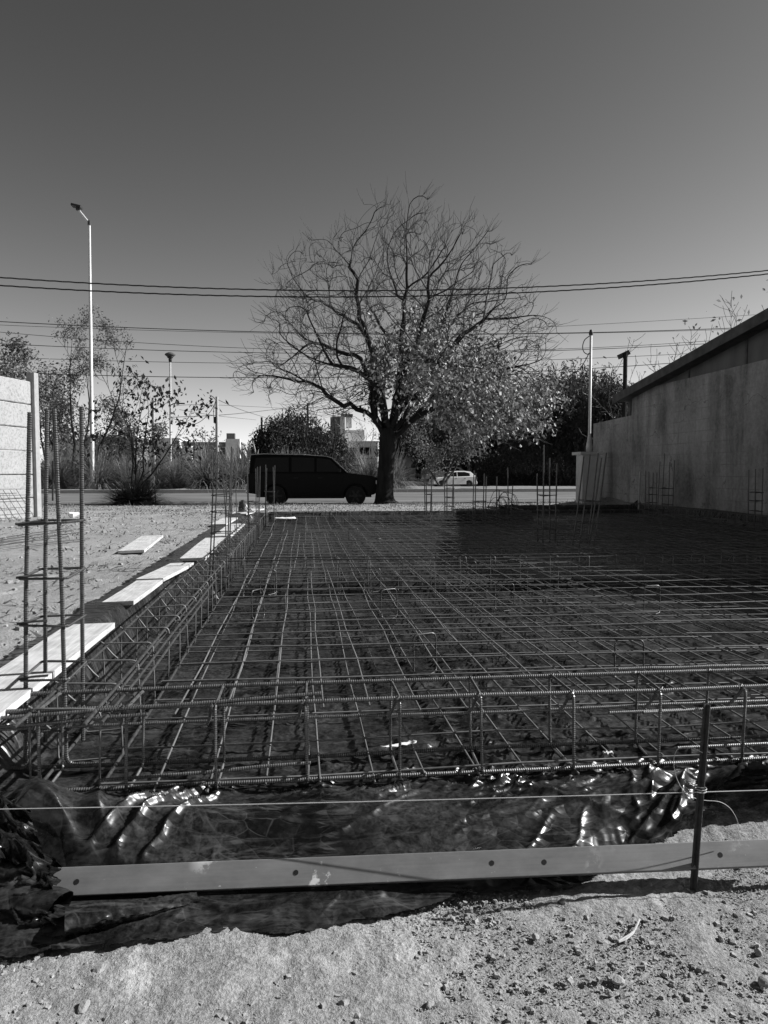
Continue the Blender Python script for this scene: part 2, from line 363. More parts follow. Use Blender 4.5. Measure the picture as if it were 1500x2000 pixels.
def strip(name, x0, x1, y0, y1, zf, mat, nx_=60, ny_=8, amp=0.0):
    a = np.linspace(x0, x1, nx_); b = np.linspace(y0, y1, ny_); A, B = np.meshgrid(a, b)
    C = zf(B) + amp * fbm(A * 0.6, B * 0.6, 4, 4)
    i = np.arange(nx_ * ny_).reshape(ny_, nx_)
    q = np.stack([i[:-1, :-1], i[:-1, 1:], i[1:, 1:], i[1:, :-1]], -1).reshape(-1, 4)
    return link(name, npmesh(name, np.stack([A, B, C], -1).reshape(-1, 3), q, mat), kind='structure')
strip('road', -150, 150, 28.9, 35.75, lambda b: nat(b) + 0.035, 'asphalt')
strip('road', -150, 150, 42.2, 50, lambda b: nat(b) + 0.035, 'asphalt')
strip('median_ground', -150, 150, 36.0, 41.9, lambda b: 0.0 * b - 0.0, 'median_soil', 400, 30, 0.05)
k = MB(); k.box((0, 35.87, -0.12), (300, 0.28, 0.27)); link('kerb', k.mesh('kerb', 'concrete'), kind='structure')
k = MB(); k.box((0, 42.05, -0.2), (300, 0.28, 0.40)); link('kerb', k.mesh('kerb', 'concrete'), kind='structure')

# ------------------------------------------------------------------ black sheet under the slab
def seg_d(x, y, a, b):
    ax, ay = a; bx, by = b; L2 = (bx - ax)**2 + (by - ay)**2
    t_ = np.clip(((x - ax) * (bx - ax) + (y - ay) * (by - ay)) / L2, 0, 1)
    return np.hypot(x - ax - t_ * (bx - ax), y - ay - t_ * (by - ay)), t_
edge_px = [(-700, 1800), (-300, 1850), (30, 1866), (120, 1852), (260, 1836), (420, 1815), (560, 1822), (640, 1806), (760, 1784), (900, 1745), (1000, 1738), (1095, 1733), (1150, 1712), (1200, 1692), (1300, 1668), (1390, 1640), (1450, 1626), (1500, 1618), (1800, 1600)]
edge_w = [PZ(u, v_, -0.10) for u, v_ in edge_px]
def edge_y(x): return np.interp(x, [p.x for p in edge_w], [p.y for p in edge_w]) + 0.010 * perlin(x * 14, x * 0 + 3.3, 9) + 0.005 * perlin(x * 50, x * 0 + 7.3, 2)
CH_A = PD(60, 1755, 1.69); CH_B = PD(1560, 1700, 1.82)
def sheet_z(x, y):
    ey = edge_y(x)
    pad = sstep(1.86, 2.02, y)
    z = -0.075 + 0.085 * sstep(1.62, 1.98, y) - 0.012
    # left bank
    bank = (1 - sstep(-0.98, -0.78, x)) * sstep(2.0, 2.5, y)
    z = z + 0.215 * bank
    # hump over the bar ends at the left front corner
    z = z + 0.06 * np.exp(-((x + 0.62) / 0.22)**2 - ((y - 1.90) / 0.07)**2) + 0.03 * np.exp(-((x + 0.30) / 0.22)**2 - ((y - 1.89) / 0.06)**2)
    # far edge and right edge climb the sides of the dig
    far = np.where(x > 4.0, 14.7, PADY1)
    z = z + 0.19 * sstep(far - 0.12, far + 0.06, y) + 0.13 * sstep(6.8, 7.1, x)
    # wrinkles: laid across the slab, softer and longer on the apron
    wx = x + 0.10 * perlin(x * 3, y * 3, 21); wy = y + 0.05 * perlin(x * 4, y * 4, 22)
    amp = 0.55 + 0.45 * perlin(x * 1.1, y * 1.1, 33)
    al = wx * 0.87 + wy * 0.5; ac = wy * 0.87 - wx * 0.5; al2 = wx * 0.97 + wy * 0.22; ac2 = wy * 0.97 - wx * 0.22
    wr = 0.011 * ridged(wx * 3.2, wy * 11, 1, 6) + 0.010 * ridged(al2 * 4, ac2 * 17, 2, 6) + 0.007 * ridged(al * 6, ac * 24, 3, 5) + 0.0045 * ridged(al2 * 10, ac2 * 38, 4, 4)
    mk = lambda sx_, sy_, sd_: sstep(0.02, 0.45, perlin(x * sx_, y * sy_, sd_))       # folds come in patches
    wa = 0.013 * ridged(al * 1.1, ac * 4.2, 5, 12) * mk(1.3, 2.2, 101) + 0.010 * ridged(al2 * 1.2 + 3.3, ac2 * 5.5, 6, 12) * mk(1.7, 2.8, 102) + 0.008 * ridged(al * 2.4 + 1.7, ac * 10, 7, 9) * mk(2.3, 3.5, 103) + 0.005 * ridged(wx * 3 - wy * 4, wy * 9 + wx * 5, 13, 9) * mk(2.9, 4.1, 104) + 0.0016 * ridged(al2 * 8, ac2 * 30, 14, 5)
    wa = wa + 0.006 * perlin(x * 1.5, y * 3.0, 12)
    z = z + (1.5 * wr * amp) * pad + wa * (1 - pad)
    # crumple where the corner of the sheet was pulled up at the right
    c = PZ(1290, 1570, -0.03); e = np.exp(-((x - c.x) / 0.13)**2 - ((y - c.y) / 0.13)**2)
    crx = x * 0.8 + y * 0.6; cry = y * 0.8 - x * 0.6
    z = z + e * (0.015 + 0.036 * ridged(crx * 4 + 1.1, cry * 9, 41, 2.5) + 0.016 * ridged(crx * 9, cry * 17, 42, 2.5))
    c2 = PZ(1440, 1545, 0.0); e2 = np.exp(-((x - c2.x) / 0.16)**2 - ((y - c2.y) / 0.06)**2)
    z = z + e2 * (0.035 + 0.03 * ridged(crx * 5 + 4.1, cry * 11, 44, 2.5))
    # pulled folds at the left of the apron
    for (a, b, h, w) in FOLDS:
        d, t_ = seg_d(x + 0.006 * perlin(x * 22, y * 22, 51), y + 0.006 * perlin(x * 22, y * 22, 52), a, b)
        z = z + 1.5 * h * np.exp(-d / w) * (0.25 + 0.75 * np.sin(np.pi * np.clip(t_, 0.03, 0.97)))
    # left corner: bunched up
    c3 = PZ(60, 1640, 0.0); e3 = np.exp(-((x - c3.x) / 0.14)**2 - ((y - c3.y) / 0.16)**2)
    z = z + e3 * (0.02 + 0.075 * ridged(x * 7 + 2.2, y * 6, 61, 1.4))
    # lip
    z = z + 0.018 * (1 - sstep(0.0, 0.05, y - ey)) * (1 + perlin(x * 9, x * 0, 71))
    dn = (1 - sstep(0.0, 0.09, y - ey)) * (1 - sstep(0.75, 1.0, x)); z = z * (1 - 0.9 * dn) + (-0.108 + 0.010 * perlin(x * 7, y * 9, 72)) * 0.9 * dn
    lift = sstep(1.05, 1.2, x) * (1 - sstep(0.0, 0.12, y - ey)); z = z + 0.055 * lift
    d, t_ = seg_d(x, y, (CH_A.x, CH_A.y), (CH_B.x, CH_B.y)); lowc = -0.082 + 1.8 * np.maximum(0, d - 0.05)
    z = np.minimum(z, lowc)
    tr = sstep(5.22, 5.3, y) * (1 - sstep(5.72, 5.8, y)) * sstep(-0.75, -0.6, x); z = z - 0.13 * tr
    return np.maximum(z, ground(x, y) + 0.004 + 0.022 * sstep(1.95, 2.1, y))
def _p2(u, v_): p = PZ(u, v_, -0.05); return (p.x, p.y)
FOLDS = [(_p2(110, 1715), _p2(420, 1553), 0.016, 0.007), (_p2(150, 1722), _p2(450, 1553), 0.020, 0.009), (_p2(215, 1725), _p2(480, 1558), 0.014, 0.007),
         (_p2(250, 1640), _p2(450, 1545), 0.010, 0.010), (_p2(300, 1553), _p2(430, 1560), 0.012, 0.012), (_p2(60, 1570), _p2(240, 1610), 0.010, 0.014),
         (_p2(520, 1690), _p2(900, 1556), 0.008, 0.010), (_p2(640, 1680), _p2(1080, 1590), 0.009, 0.012), (_p2(480, 1640), _p2(760, 1600), 0.006, 0.007),
         (_p2(870, 1640), _p2(1180, 1590), 0.010, 0.012), (_p2(940, 1560), _p2(1240, 1612), 0.009, 0.010), (_p2(1150, 1668), _p2(1270, 1635), 0.02, 0.010), (_p2(1180, 1655), _p2(1390, 1560), 0.02, 0.010)]
sheet = thing('plastic_sheet', 'crinkled black plastic sheet spread under the steel bars, its edge hanging out in front', 'plastic sheet')
def film(name, xs, ys):
    X, Y = np.meshgrid(xs, ys); Z = sheet_z(X, Y)
    nx, ny = len(xs), len(ys); idx = np.arange(nx * ny).reshape(ny, nx)
    Q = np.stack([idx[:-1, :-1], idx[:-1, 1:], idx[1:, 1:], idx[1:, :-1]], -1)
    cx = (X[:-1, :-1] + X[1:, 1:]) / 2; cy = (Y[:-1, :-1] + Y[1:, 1:]) / 2
    lim_l = -1.06 + 0.05 * perlin(cy * 3, cy * 0, 81) + 0.02 * perlin(cy * 13, cy * 0, 82) - 0.5 * (1 - sstep(1.9, 2.5, cy))
    keep = (cy > edge_y(cx)) & (cx > lim_l) & ((cy < PADY1 + 0.1) | (cx > 3.95))
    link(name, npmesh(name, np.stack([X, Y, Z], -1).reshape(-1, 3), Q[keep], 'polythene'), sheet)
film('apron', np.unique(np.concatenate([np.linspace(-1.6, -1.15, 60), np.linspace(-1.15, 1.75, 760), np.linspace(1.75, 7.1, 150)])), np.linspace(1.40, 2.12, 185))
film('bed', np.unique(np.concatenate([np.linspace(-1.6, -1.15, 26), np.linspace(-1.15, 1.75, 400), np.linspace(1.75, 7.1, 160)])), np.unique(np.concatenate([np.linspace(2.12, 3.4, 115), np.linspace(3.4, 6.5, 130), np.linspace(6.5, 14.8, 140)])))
# rolled edge and standing flaps of the sheet in the left front corner
random.seed(4)
def roll(a, b, r0, r1, seed):
    n = 60; rows = []; m = 26
    a = Vector(a); b = Vector(b); ax = (b - a).normalized(); up = Vector((0, 0, 1)); sd = ax.cross(up).normalized()
    mb = MB(); t_ = np.linspace(0, 1, n)[:, None]; an = np.linspace(0, 2 * np.pi, m)[None, :]
    rr = (r0 + (r1 - r0) * t_) * (1 + 0.20 * perlin(t_ * 5 + 0 * an, np.cos(an) * 1.3 + np.sin(an) * 0.7 + seed, seed)) + 0.004 * ridged(t_ * 9 + an * 0.8, an * 1.1 + seed, seed + 1, 2)
    P = np.array(a)[None, None] + t_[..., None] * np.array(b - a)[None, None] + (rr * np.cos(an) * 1.25)[..., None] * np.array(sd) + (rr * np.sin(an) * 0.72)[..., None] * np.array(up)
    i = np.arange(n * m).reshape(n, m); q = np.stack([i[:-1, :-1], i[:-1, 1:], i[1:, 1:], i[1:, :-1]], -1).reshape(-1, 4)
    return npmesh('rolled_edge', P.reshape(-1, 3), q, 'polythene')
def at_ground(u, v_, dz): p = PZ(u, v_, -0.09); return (p.x, p.y, p.z + dz)
link('rolled_edge', roll(at_ground(128, 1815, 0.02), at_ground(385, 1762, 0.01), 0.026, 0.012, 3), sheet)
link('rolled_edge', roll(at_ground(-120, 1740, 0.03), at_ground(120, 1790, 0.025), 0.05, 0.03, 7), sheet)
def flap(pts, seed, amp):
    # pts: four corners (world); a crumpled patch with its own wrinkles
    n = 46; s_, t_ = np.meshgrid(np.linspace(0, 1, n), np.linspace(0, 1, n))
    A, B, C_, D_ = [np.array(p) for p in pts]
    P = ((1 - s_) * (1 - t_))[..., None] * A + (s_ * (1 - t_))[..., None] * B + (s_ * t_)[..., None] * C_ + ((1 - s_) * t_)[..., None] * D_
    nrm = np.cross(B - A, D_ - A); nrm = nrm / np.linalg.norm(nrm)
    d = amp * (ridged(s_ * 2.2 + t_, t_ * 3.5 - s_, seed, 1.5) + 0.5 * ridged(s_ * 5, t_ * 6 + s_ * 2, seed + 1, 1.5))
    P = P + d[..., None] * nrm; i = np.arange(n * n).reshape(n, n)
    q = np.stack([i[:-1, :-1], i[:-1, 1:], i[1:, 1:], i[1:, :-1]], -1)
    cutm = (t_[:-1, :-1] > 0.06 + 0.08 * perlin(s_[:-1, :-1] * 7, s_[:-1, :-1] * 0, seed)) & (s_[:-1, :-1] < 0.96 + 0.06 * perlin(t_[:-1, :-1] * 9, t_[:-1, :-1] * 0, seed + 3))
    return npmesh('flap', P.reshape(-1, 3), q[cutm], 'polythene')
def V3(u, v_, D): p = PD(u, v_, D); return (p.x, p.y, p.z)
link('flap', flap([V3(-40, 1850, 1.62), V3(118, 1835, 1.57), V3(135, 1690, 1.72), V3(-30, 1600, 1.78)], 5, 0.03), sheet)
link('flap', flap([V3(-60, 1700, 1.68), V3(100, 1700, 1.66), V3(65, 1590, 1.80), V3(-50, 1535, 1.86)], 8, 0.025), sheet)

# ================================================================== STEEL
def ribbed(mb, pts, r, pitch=0.0065, sides=7, closed=False):
    """deformed bar along a polyline: rings that swell at every rib"""
    P = [Vector(p) for p in pts]
    if closed: P.append(P[0])
    L = [0]
    for a, b in zip(P, P[1:]): L.append(L[-1] + (b - a).length)
    n = max(4, int(L[-1] / pitch * 2)); out = []; rad = []
    j = 0
    for i in range(n + 1):
        s_ = L[-1] * i / n
        while j < len(P) - 2 and L[j + 1] < s_: j += 1
        f_ = (s_ - L[j]) / max(1e-9, L[j + 1] - L[j]); out.append(P[j].lerp(P[j + 1], f_)); rad.append(r * (1.16 if i % 2 else 0.93))
    return mb.tube(out, rad, sides)
def rounded(corners, rad=0.02, n=4, closed=True):
    C = [Vector(c) for c in corners]; out = []; m = len(C)
    for i in range(m):
        if not closed and i in (0, m - 1): out.append(C[i]); continue
        p = C[i]; a = (C[i - 1] - p).normalized(); b = (C[(i + 1) % m] - p).normalized()
        for k_ in range(n + 1):
            t_ = k_ / n; out.append(p + a * rad * (1 - t_)**2 + b * rad * t_**2)
    return out
def wavy(a, b, amp, seed, n=6):
    a = Vector(a); b = Vector(b); rg = random.Random(seed); d = (b - a).normalized(); s_ = d.orthogonal().normalized(); q = d.cross(s_)
    return [a.lerp(b, i / n) + (s_ * rg.uniform(-1, 1) + q * rg.uniform(-1, 1)) * (amp if 0 < i < n else 0) for i in range(n + 1)]

# ---- welded meshes: two layers of sheets, each bar a part
bar_cache = {}
def mesh_bar(L, axis, r, var):
    key = (round(L, 2), axis, r, var)
    if key not in bar_cache:
        n = max(2, int(L / 0.5)); rg = random.Random(hash(key) & 0xffff); pts = []
        for i in range(n + 1):
            s_ = L * i / n; w1 = rg.uniform(-0.007, 0.007); w2 = rg.uniform(-0.010, 0.004)
            pts.append((s_, w1, w2) if axis == 0 else (w1, s_, w2))
        bar_cache[key] = MB().tube(pts, r, 5).mesh('bar', 'mesh_steel', smooth=True)
    return bar_cache[key]
def mesh_sheet(label, x0, x1, y0, y1, z, xoff, yoff, seed, sp=0.15, spy=0.25):
    rg = random.Random(seed)
    t_ = thing('mesh_sheet', label, 'rebar mesh', (x0, y0, z), rg.uniform(-0.004, 0.004), 'welded rebar mesh sheets of the slab')
    k0 = math.ceil((x0 - xoff) / sp); x = xoff + k0 * sp
    while x <= x1:
        link('bar', mesh_bar(y1 - y0, 1, 0.0034, rg.randrange(4)), t_, (x - x0 + rg.uniform(-.004, .004), rg.uniform(-.03, .0), rg.uniform(-.003, .003)), (rg.uniform(-.003, .003), 0, rg.uniform(-.008, .008)))
        x += sp
    y = yoff + math.ceil((y0 - yoff) / spy) * spy
    while y <= y1:
        link('bar', mesh_bar(x1 - x0, 0, 0.0034, rg.randrange(4)), t_, (rg.uniform(-.03, .0), y - y0 + rg.uniform(-.005, .005), 0.006 + rg.uniform(-.003, .003)), (0, rg.uniform(-.003, .003), rg.uniform(-.008, .008)))
        y += spy
    return t_
cols = [(-0.46, 1.82, 'left'), (1.70, 4.05, 'middle'), (3.93, 6.5, 'right')]
rows_u = [(2.27, 5.75, 'nearest the camera'), (5.5, 9.1, 'beyond the cross beam'), (8.9, 12.25, 'at the street end')]
rows_l = [(2.03, 5.6, 'nearest the camera'), (5.6, 9.0, 'beyond the cross beam'), (8.8, 12.2, 'at the street end')]
sd = 100
for (x0, x1, cn) in cols:
    for (y0, y1, rn) in rows_u:
        sd += 1; mesh_sheet('raised top rebar mesh in the %s strip of the slab, %s' % (cn, rn), x0, x1, y0 + (0.03 if cn == 'middle' else 0), y1, 0.155 + (0.012 if cn == 'middle' else 0), -0.088 + (0.035 if cn == 'middle' else -0.02 if cn == 'right' else 0) + (0.03 if rn[0] == 'b' else 0), y0 + 0.07, sd)
    for (y0, y1, rn) in rows_l:
        sd += 1; mesh_sheet('lower rebar mesh lying on the plastic in the %s strip, %s' % (cn, rn), x0 - 0.09 * (cn == 'left'), x1, y0, y1, 0.028 + (0.012 if cn == 'middle' else 0), -0.113 + (0.04 if cn == 'middle' else 0.02 if cn == 'right' else 0), y0 + 0.045, sd)

# ---- beam cages
def stirrup_mesh(w, h, r, rib=False, hook=True, seed=0):
    # in the plane u (width) - z, origin at the bottom middle
    rg = random.Random(seed); j = lambda: rg.uniform(-0.006, 0.006)
    C = [(-w / 2 + j(), 0, j()), (w / 2 + j(), 0, j()), (w / 2 + j(), 0, h + j()), (-w / 2 + j(), 0, h + j())]
    pts = rounded(C, 0.022); mb = MB()
    if rib: ribbed(mb, pts, r, 0.006, 6, True)
    else: mb.tube(pts, r, 5, True)
    if hook:   # the two bent ends that close the stirrup at a top corner
        a = Vector(C[3]); hk = [a + Vector((0.004, r * 2, -0.002)), a + Vector((-0.006, r * 2.4, 0.006)), a + Vector((0.03, r * 3 + 0.006, -0.045)), a + Vector((0.045, r * 4 + 0.012, -0.065))]
        (ribbed(mb, hk, r, 0.006, 6) if rib else mb.tube(hk, r, 5))
    return mb.mesh('stirrup', 'beam_steel_lit' if rib else 'mesh_steel', smooth=not rib)
# front beam (along X), ribs as geometry since it is nearest
fb = thing('beam_cage', 'rebar beam cage of four long bars with stirrups along the near edge of the slab', 'rebar cage', (0.6, 2.13, 0.0), 0)
FBX0, FBX1 = -1.3, 3.2
TOPZ, BOTZ = 0.245, 0.022
random.seed(11)
for (y, z, a, b_, sd) in ((2.05, TOPZ, -1.10, 3.2, 1), (2.225, TOPZ, -1.25, 3.2, 2), (2.05, BOTZ, -0.95, 3.2, 3), (2.225, BOTZ, -0.95, 3.2, 4), (2.235, 0.135, -0.9, 3.2, 5)):
    r_ = 0.0062 if z != 0.135 else 0.0045
    part('long_bar', ribbed(MB(), wavy((a, y, z), (b_, y + 0.004, z), 0.003, sd, 8), r_), 'beam_steel_lit', fb)
# lapped bars beside the corner column, and at the right
for (a, b_, sd) in (((-1.0, 2.02, 0.205), (-0.42, 2.03, 0.232), 6), ((-1.02, 2.00, 0.235), (0.05, 2.07, 0.262), 7), ((-0.55, 2.03, 0.055), (0.02, 2.10, 0.05), 8), ((-0.55, 1.98, 0.012), (-0.28, 1.99, 0.012), 9),
                    ((1.02, 2.10, 0.16), (1.55, 2.11, 0.165), 10), ((0.93, 2.14, 0.15), (3.1, 2.15, 0.15), 12), ((1.12, 2.08, 0.055), (3.1, 2.09, 0.055), 13), ((1.0, 2.24, TOPZ + 0.011), (1.42, 2.24, TOPZ + 0.011), 14)):
    part('lap_bar', ribbed(MB(), wavy(a, b_, 0.002, sd, 4), 0.0048), 'beam_steel_lit', fb)
fx = [PY(u, 1375, 2.05).x for u in (70, 240, 415, 594, 772, 938, 1112, 1285, 1440)]
fx += [fx[-1] + 0.25 * (i + 1) for i in range(6)]
for i, x in enumerate(fx):
    me = stirrup_mesh(0.19, 0.232, 0.0043, True, True, 30 + i)
    lean = random.uniform(-0.03, 0.03); yw = R(90) + random.uniform(-0.10, 0.05)
    link('stirrup', me, fb, (x - 0.6 + 0.01, 2.135 - 2.13, 0.014), (lean, 0.0, yw))
# tie wires on the front beam
tie = MB()
for i, x in enumerate(fx[:10]):
    for (y, z) in ((2.05, TOPZ), (2.225, TOPZ), (2.05, BOTZ)):
        c0 = Vector((x + 0.01, y, z)); n = 9
        tie.tube([c0 + Vector((0.008 * math.sin(q * 1.3) * 0.6, 0.009 * math.cos(q * 0.9), 0.009 * math.sin(q * 0.9))) for q in range(n)] + [c0 + Vector((random.uniform(-.02, .02), -0.015, random.uniform(-.02, .02)))], 0.0011, 4)
part('tie_wire', tie, 'rebar_steel', fb, kind='stuff')

def beam(label, ax, fixed, a, b, zt, zb, w, sp, seed, rb=0.005, rs=0.003, n_lap=0):
    """ax 0: runs along X at y=fixed; ax 1: runs along Y at x=fixed"""
    rg = random.Random(seed); L = b - a
    t_ = thing('beam_cage', label, 'rebar cage', (a, fixed, 0) if ax == 0 else (fixed, a, 0))
    for o_ in (-w / 2, w / 2):
        for z in (zb, zt):
            p0, p1 = ((0, o_, z), (L, o_, z)) if ax == 0 else ((o_, 0, z), (o_, L, z))
            link('long_bar', MB().tube(wavy(p0, p1, 0.004, rg.random(), max(4, int(L / .6))), rb, 6).mesh('long_bar', 'rebar_steel', smooth=True), t_)
    mes = [stirrup_mesh(w + 0.014, zt - zb + 0.014, rs, False, True, seed * 10 + i) for i in range(4)]
    s_ = 0.12
    while s_ < L:
        rz = (R(90) if ax == 0 else 0) + rg.uniform(-.06, .06)
        link('stirrup', rg.choice(mes), t_, ((s_, 0, zb - 0.007) if ax == 0 else (0, s_, zb - 0.007)), (rg.uniform(-.04, .04), rg.uniform(-.03, .03), rz))
        s_ += sp + rg.uniform(-.015, .015)
    return t_
lb = beam('long rebar beam cage running toward the street along the boards on the left', 1, -0.64, 1.92, 12.35, TOPZ, BOTZ, 0.17, 0.25, 3, 0.0055, 0.0032)
for (x, sd) in ((-0.525, 1), (-0.505, 2), (-0.57, 3)):   # lapped pairs on its inner side
    link('lap_bar', MB().tube(wavy((x + 0.64, 0.05 * sd, TOPZ - 0.012 * sd), (x + 0.64, 3.3 - 0.6 * sd, TOPZ - 0.012 * sd), 0.005, 50 + sd, 6), 0.005, 6).mesh('lap_bar', 'rebar_steel', smooth=True), lb)
beam('rebar cross beam cage spanning the slab in front of the building shadow', 0, 5.45, -0.55, 6.6, TOPZ, -0.015, 0.16, 0.24, 5)
beam('rebar beam cage along the far street end of the slab', 0, 12.28, -0.55, 6.4, TOPZ - 0.03, 0.0, 0.16, 0.25, 6)
beam('rebar beam cage in deep shadow along the foot of the rendered wall', 1, 6.6, 5.6, 14.6, TOPZ, 0.0, 0.17, 0.25, 7)

# ---- column starter cages
def column(label, c, w, d, tops, zs, lean=(0, 0), r=0.005, rib=False, rs=0.003, foot=None, jit=0.015, group='column starter cages', seed=1, z0=-0.0, hooks=False):
    """c: centre (x, y); tops: heights of the four bars; zs: heights of the stirrups"""
    rg = random.Random(seed)
    t_ = thing('column_cage', label, 'rebar cage', (c[0], c[1], z0), 0, group)
    cor = [(-w / 2, -d / 2), (w / 2, -d / 2), (-w / 2, d / 2), (w / 2, d / 2)]
    for i, h in enumerate(tops):
        x, y = cor[i % 4] if i < 4 else (rg.uniform(-w / 2, w / 2), rg.uniform(-d / 2, d / 2))
        jx, jy = rg.uniform(-jit, jit), rg.uniform(-jit, jit)
        pts = [Vector((x, y, 0.03)), Vector((x + lean[0] * h * 0.5 + jx * .3, y + lean[1] * h * 0.5 + jy * .3, h * 0.5)), Vector((x + lean[0] * h + jx, y + lean[1] * h + jy, h))]
        if hooks and i in (1,): pts = rounded([pts[0] + Vector((0.13, -0.01, -0.01)), pts[0] + Vector((0, 0, -0.01)), pts[1]], 0.03, 5, False) + [pts[2]]
        mb = MB(); (ribbed(mb, pts, r, 0.0068, 8) if rib else mb.tube(pts, r, 6))
        link('upright_bar', mb.mesh('upright_bar', 'rebar_steel', smooth=not rib), t_)
    for k_, z in enumerate(zs):
        j = lambda: rg.uniform(-0.006, 0.006)
        C = [(cx_ + math.copysign(r + rs, cx_) + lean[0] * z, cy_ + math.copysign(r + rs, cy_) + lean[1] * z, z + rg.uniform(-.008, .008)) for cx_, cy_ in (cor[0], cor[1], cor[3], cor[2])]
        pts = rounded(C, 0.012, 3); mb = MB()
        if rib: ribbed(mb, pts, rs, 0.006, 6, True)
        else: mb.tube(pts, rs, 5, True)
        a = Vector(C[0]); mb.tube([a + Vector((-0.006, 0, 0.004)), a + Vector((0.03, 0.012, 0.008)), a + Vector((0.075, 0.014, 0.010))], rs, 5)
        link('stirrup', mb.mesh('stirrup', 'rebar_steel', smooth=not rib), t_)
    return t_
column('tall rebar column cage standing at the near left corner of the slab', (lambda p, q: ((p.x + q.x) / 2, (p.y + q.y) / 2))(PZ(50, 1512, 0.02), PZ(160, 1440, 0.02)), 0.115, 0.17, (1.06, 1.07, 1.08, 1.09), (0.125, 0.28, 0.435, 0.585, 0.735), (0.012, 0.0), 0.0063, True, 0.0038, seed=2, jit=0.02, hooks=True)
p = PZ(440, 1098, 0.03)
column('leaning rebar column cage beside the white boards where the cross beam meets the left beam', (-0.60, 5.36), 0.115, 0.17, (1.02, 1.06, 1.03, 1.05), (0.15, 0.3, 0.45, 0.6, 0.72), (0.055, 0.0), 0.0052, seed=3)
column('dense cluster of rebar uprights in front of the black vehicle, left member', (-0.58, 9.0), 0.12, 0.16, (0.98, 0.94, 0.99, 0.95, 0.92), (0.1, 0.25, 0.4, 0.52), (0.0, 0.0), 0.0055, seed=4, jit=0.02)
column('dense cluster of rebar uprights in front of the black vehicle, right member', (-0.46, 10.6), 0.12, 0.16, (0.98, 0.97, 0.93, 0.95, 0.97), (0.1, 0.25, 0.42, 0.6), (0.01, 0.0), 0.0055, seed=5, jit=0.02)
column('slim rebar column cage standing between the dense cluster and the white boards', (-0.72, 7.6), 0.10, 0.14, (0.95, 0.35, 1.00, 0.9), (0.12,), (0.0, 0.0), 0.0045, seed=6, jit=0.04)
column('short rebar cage at the end of the boards by the street', (-1.12, 11.6), 0.08, 0.10, (0.52, 0.5, 0.55, 0.5), (0.3, 0.42, 0.5), (0.0, 0.0), 0.004, seed=7, z0=0.15)
def fcol(label, u, yb, w, tops, zs, seed, z=0.02, D=None, d=0.16, lean=(0, 0), jit=0.02):
    pt = PZ(u, yb, z) if D is None else PD(u, yb, D)
    return column(label, (pt.x, pt.y), w, d, tops, zs, lean, 0.0085, rs=0.005, seed=seed, jit=jit, z0=0.0)
fcol('narrow rebar column cage at the far slab edge, right of the tree trunk', 837, 985, 0.09, (0.80, 0.82, 0.78, 0.74), (0.10, 0.22, 0.36, 0.5), 8, D=12.4)
fcol('square rebar column cage at the far slab edge in front of the white car', 878, 985, 0.12, (0.84, 0.86, 0.83, 0.84), (0.15, 0.3, 0.45, 0.6), 9, D=12.4)
fcol('splayed rebar column cage at the far slab edge, left of the looped rods', 936, 985, 0.17, (0.86, 0.80, 0.90, 0.85), (0.12, 0.24, 0.40), 10, D=12.0, jit=0.03)
fcol('open rebar column cage among the looped rods', 984, 985, 0.20, (0.58, 0.66, 0.80, 0.95), (0.14, 0.26), 11, D=12.2, jit=0.03)
fcol('tall rebar column cage in the shadow with one bar higher than the rest', 1067, 1061, 0.15, (1.20, 0.98, 0.86, 1.05), (0.2, 0.42, 0.6), 12, z=0.02, d=0.2)
fcol('loose rebar cage leaning to the right in the shadow by the gate pillar', 1139, 1068, 0.17, (1.08, 1.10, 1.06, 1.10, 1.04), (0.3, 0.55), 13, z=0.02, d=0.2, lean=(0.16, 0.1), jit=0.03)
for (u, D_, w, tops, sd, lab) in ((1271, 13.9, 0.14, (0.88, 0.86, 0.90, 0.86, 0.84), 14, 'rebar column cage of close bars in front of the shaded wall, beside the pale stake'),
                                  (1299, 13.2, 0.20, (1.20, 1.08, 1.06, 1.05), 15, 'tallest rebar column cage in front of the shaded wall'),
                                  (1475, 10.9, 0.11, (0.92, 0.93, 0.91, 0.92), 16, 'rebar column cage in front of the shaded wall nearest the right edge')):
    fcol(lab, u, 985, w, tops, (0.15, 0.3, 0.45, 0.58), sd, D=D_)
# looped rods
pt = PD(985, 985, 12.1); t_ = thing('looped_rods', 'bundle of thin rods bent into loops at the far slab edge', 'rods', (pt.x, pt.y, 0.1))
rg = random.Random(5)
for i in range(7):
    w = rg.uniform(0.2, 0.36); h = rg.uniform(0.34, 0.5); dx = rg.uniform(-.08, .08); sk = rg.uniform(0.02, .14)
    pts = [(-w / 2 - sk + dx, 0.02 * i, 0.0), (-w / 2 + dx + 0.02, 0.02 * i, h * .75), (-w / 2 + dx + .08, 0.02 * i, h), (w / 2 + dx - 0.04, 0.02 * i + .05, h * .93), (w / 2 + dx + .03, 0.02 * i + .05, h * .6), (w / 2 + dx - .03 * i % .1, 0.02 * i, 0.05)]
    link('rod', MB().tube(rounded(pts, 0.06, 4, False), 0.0042, 5).mesh('rod', 'rebar_steel', smooth=True), t_)
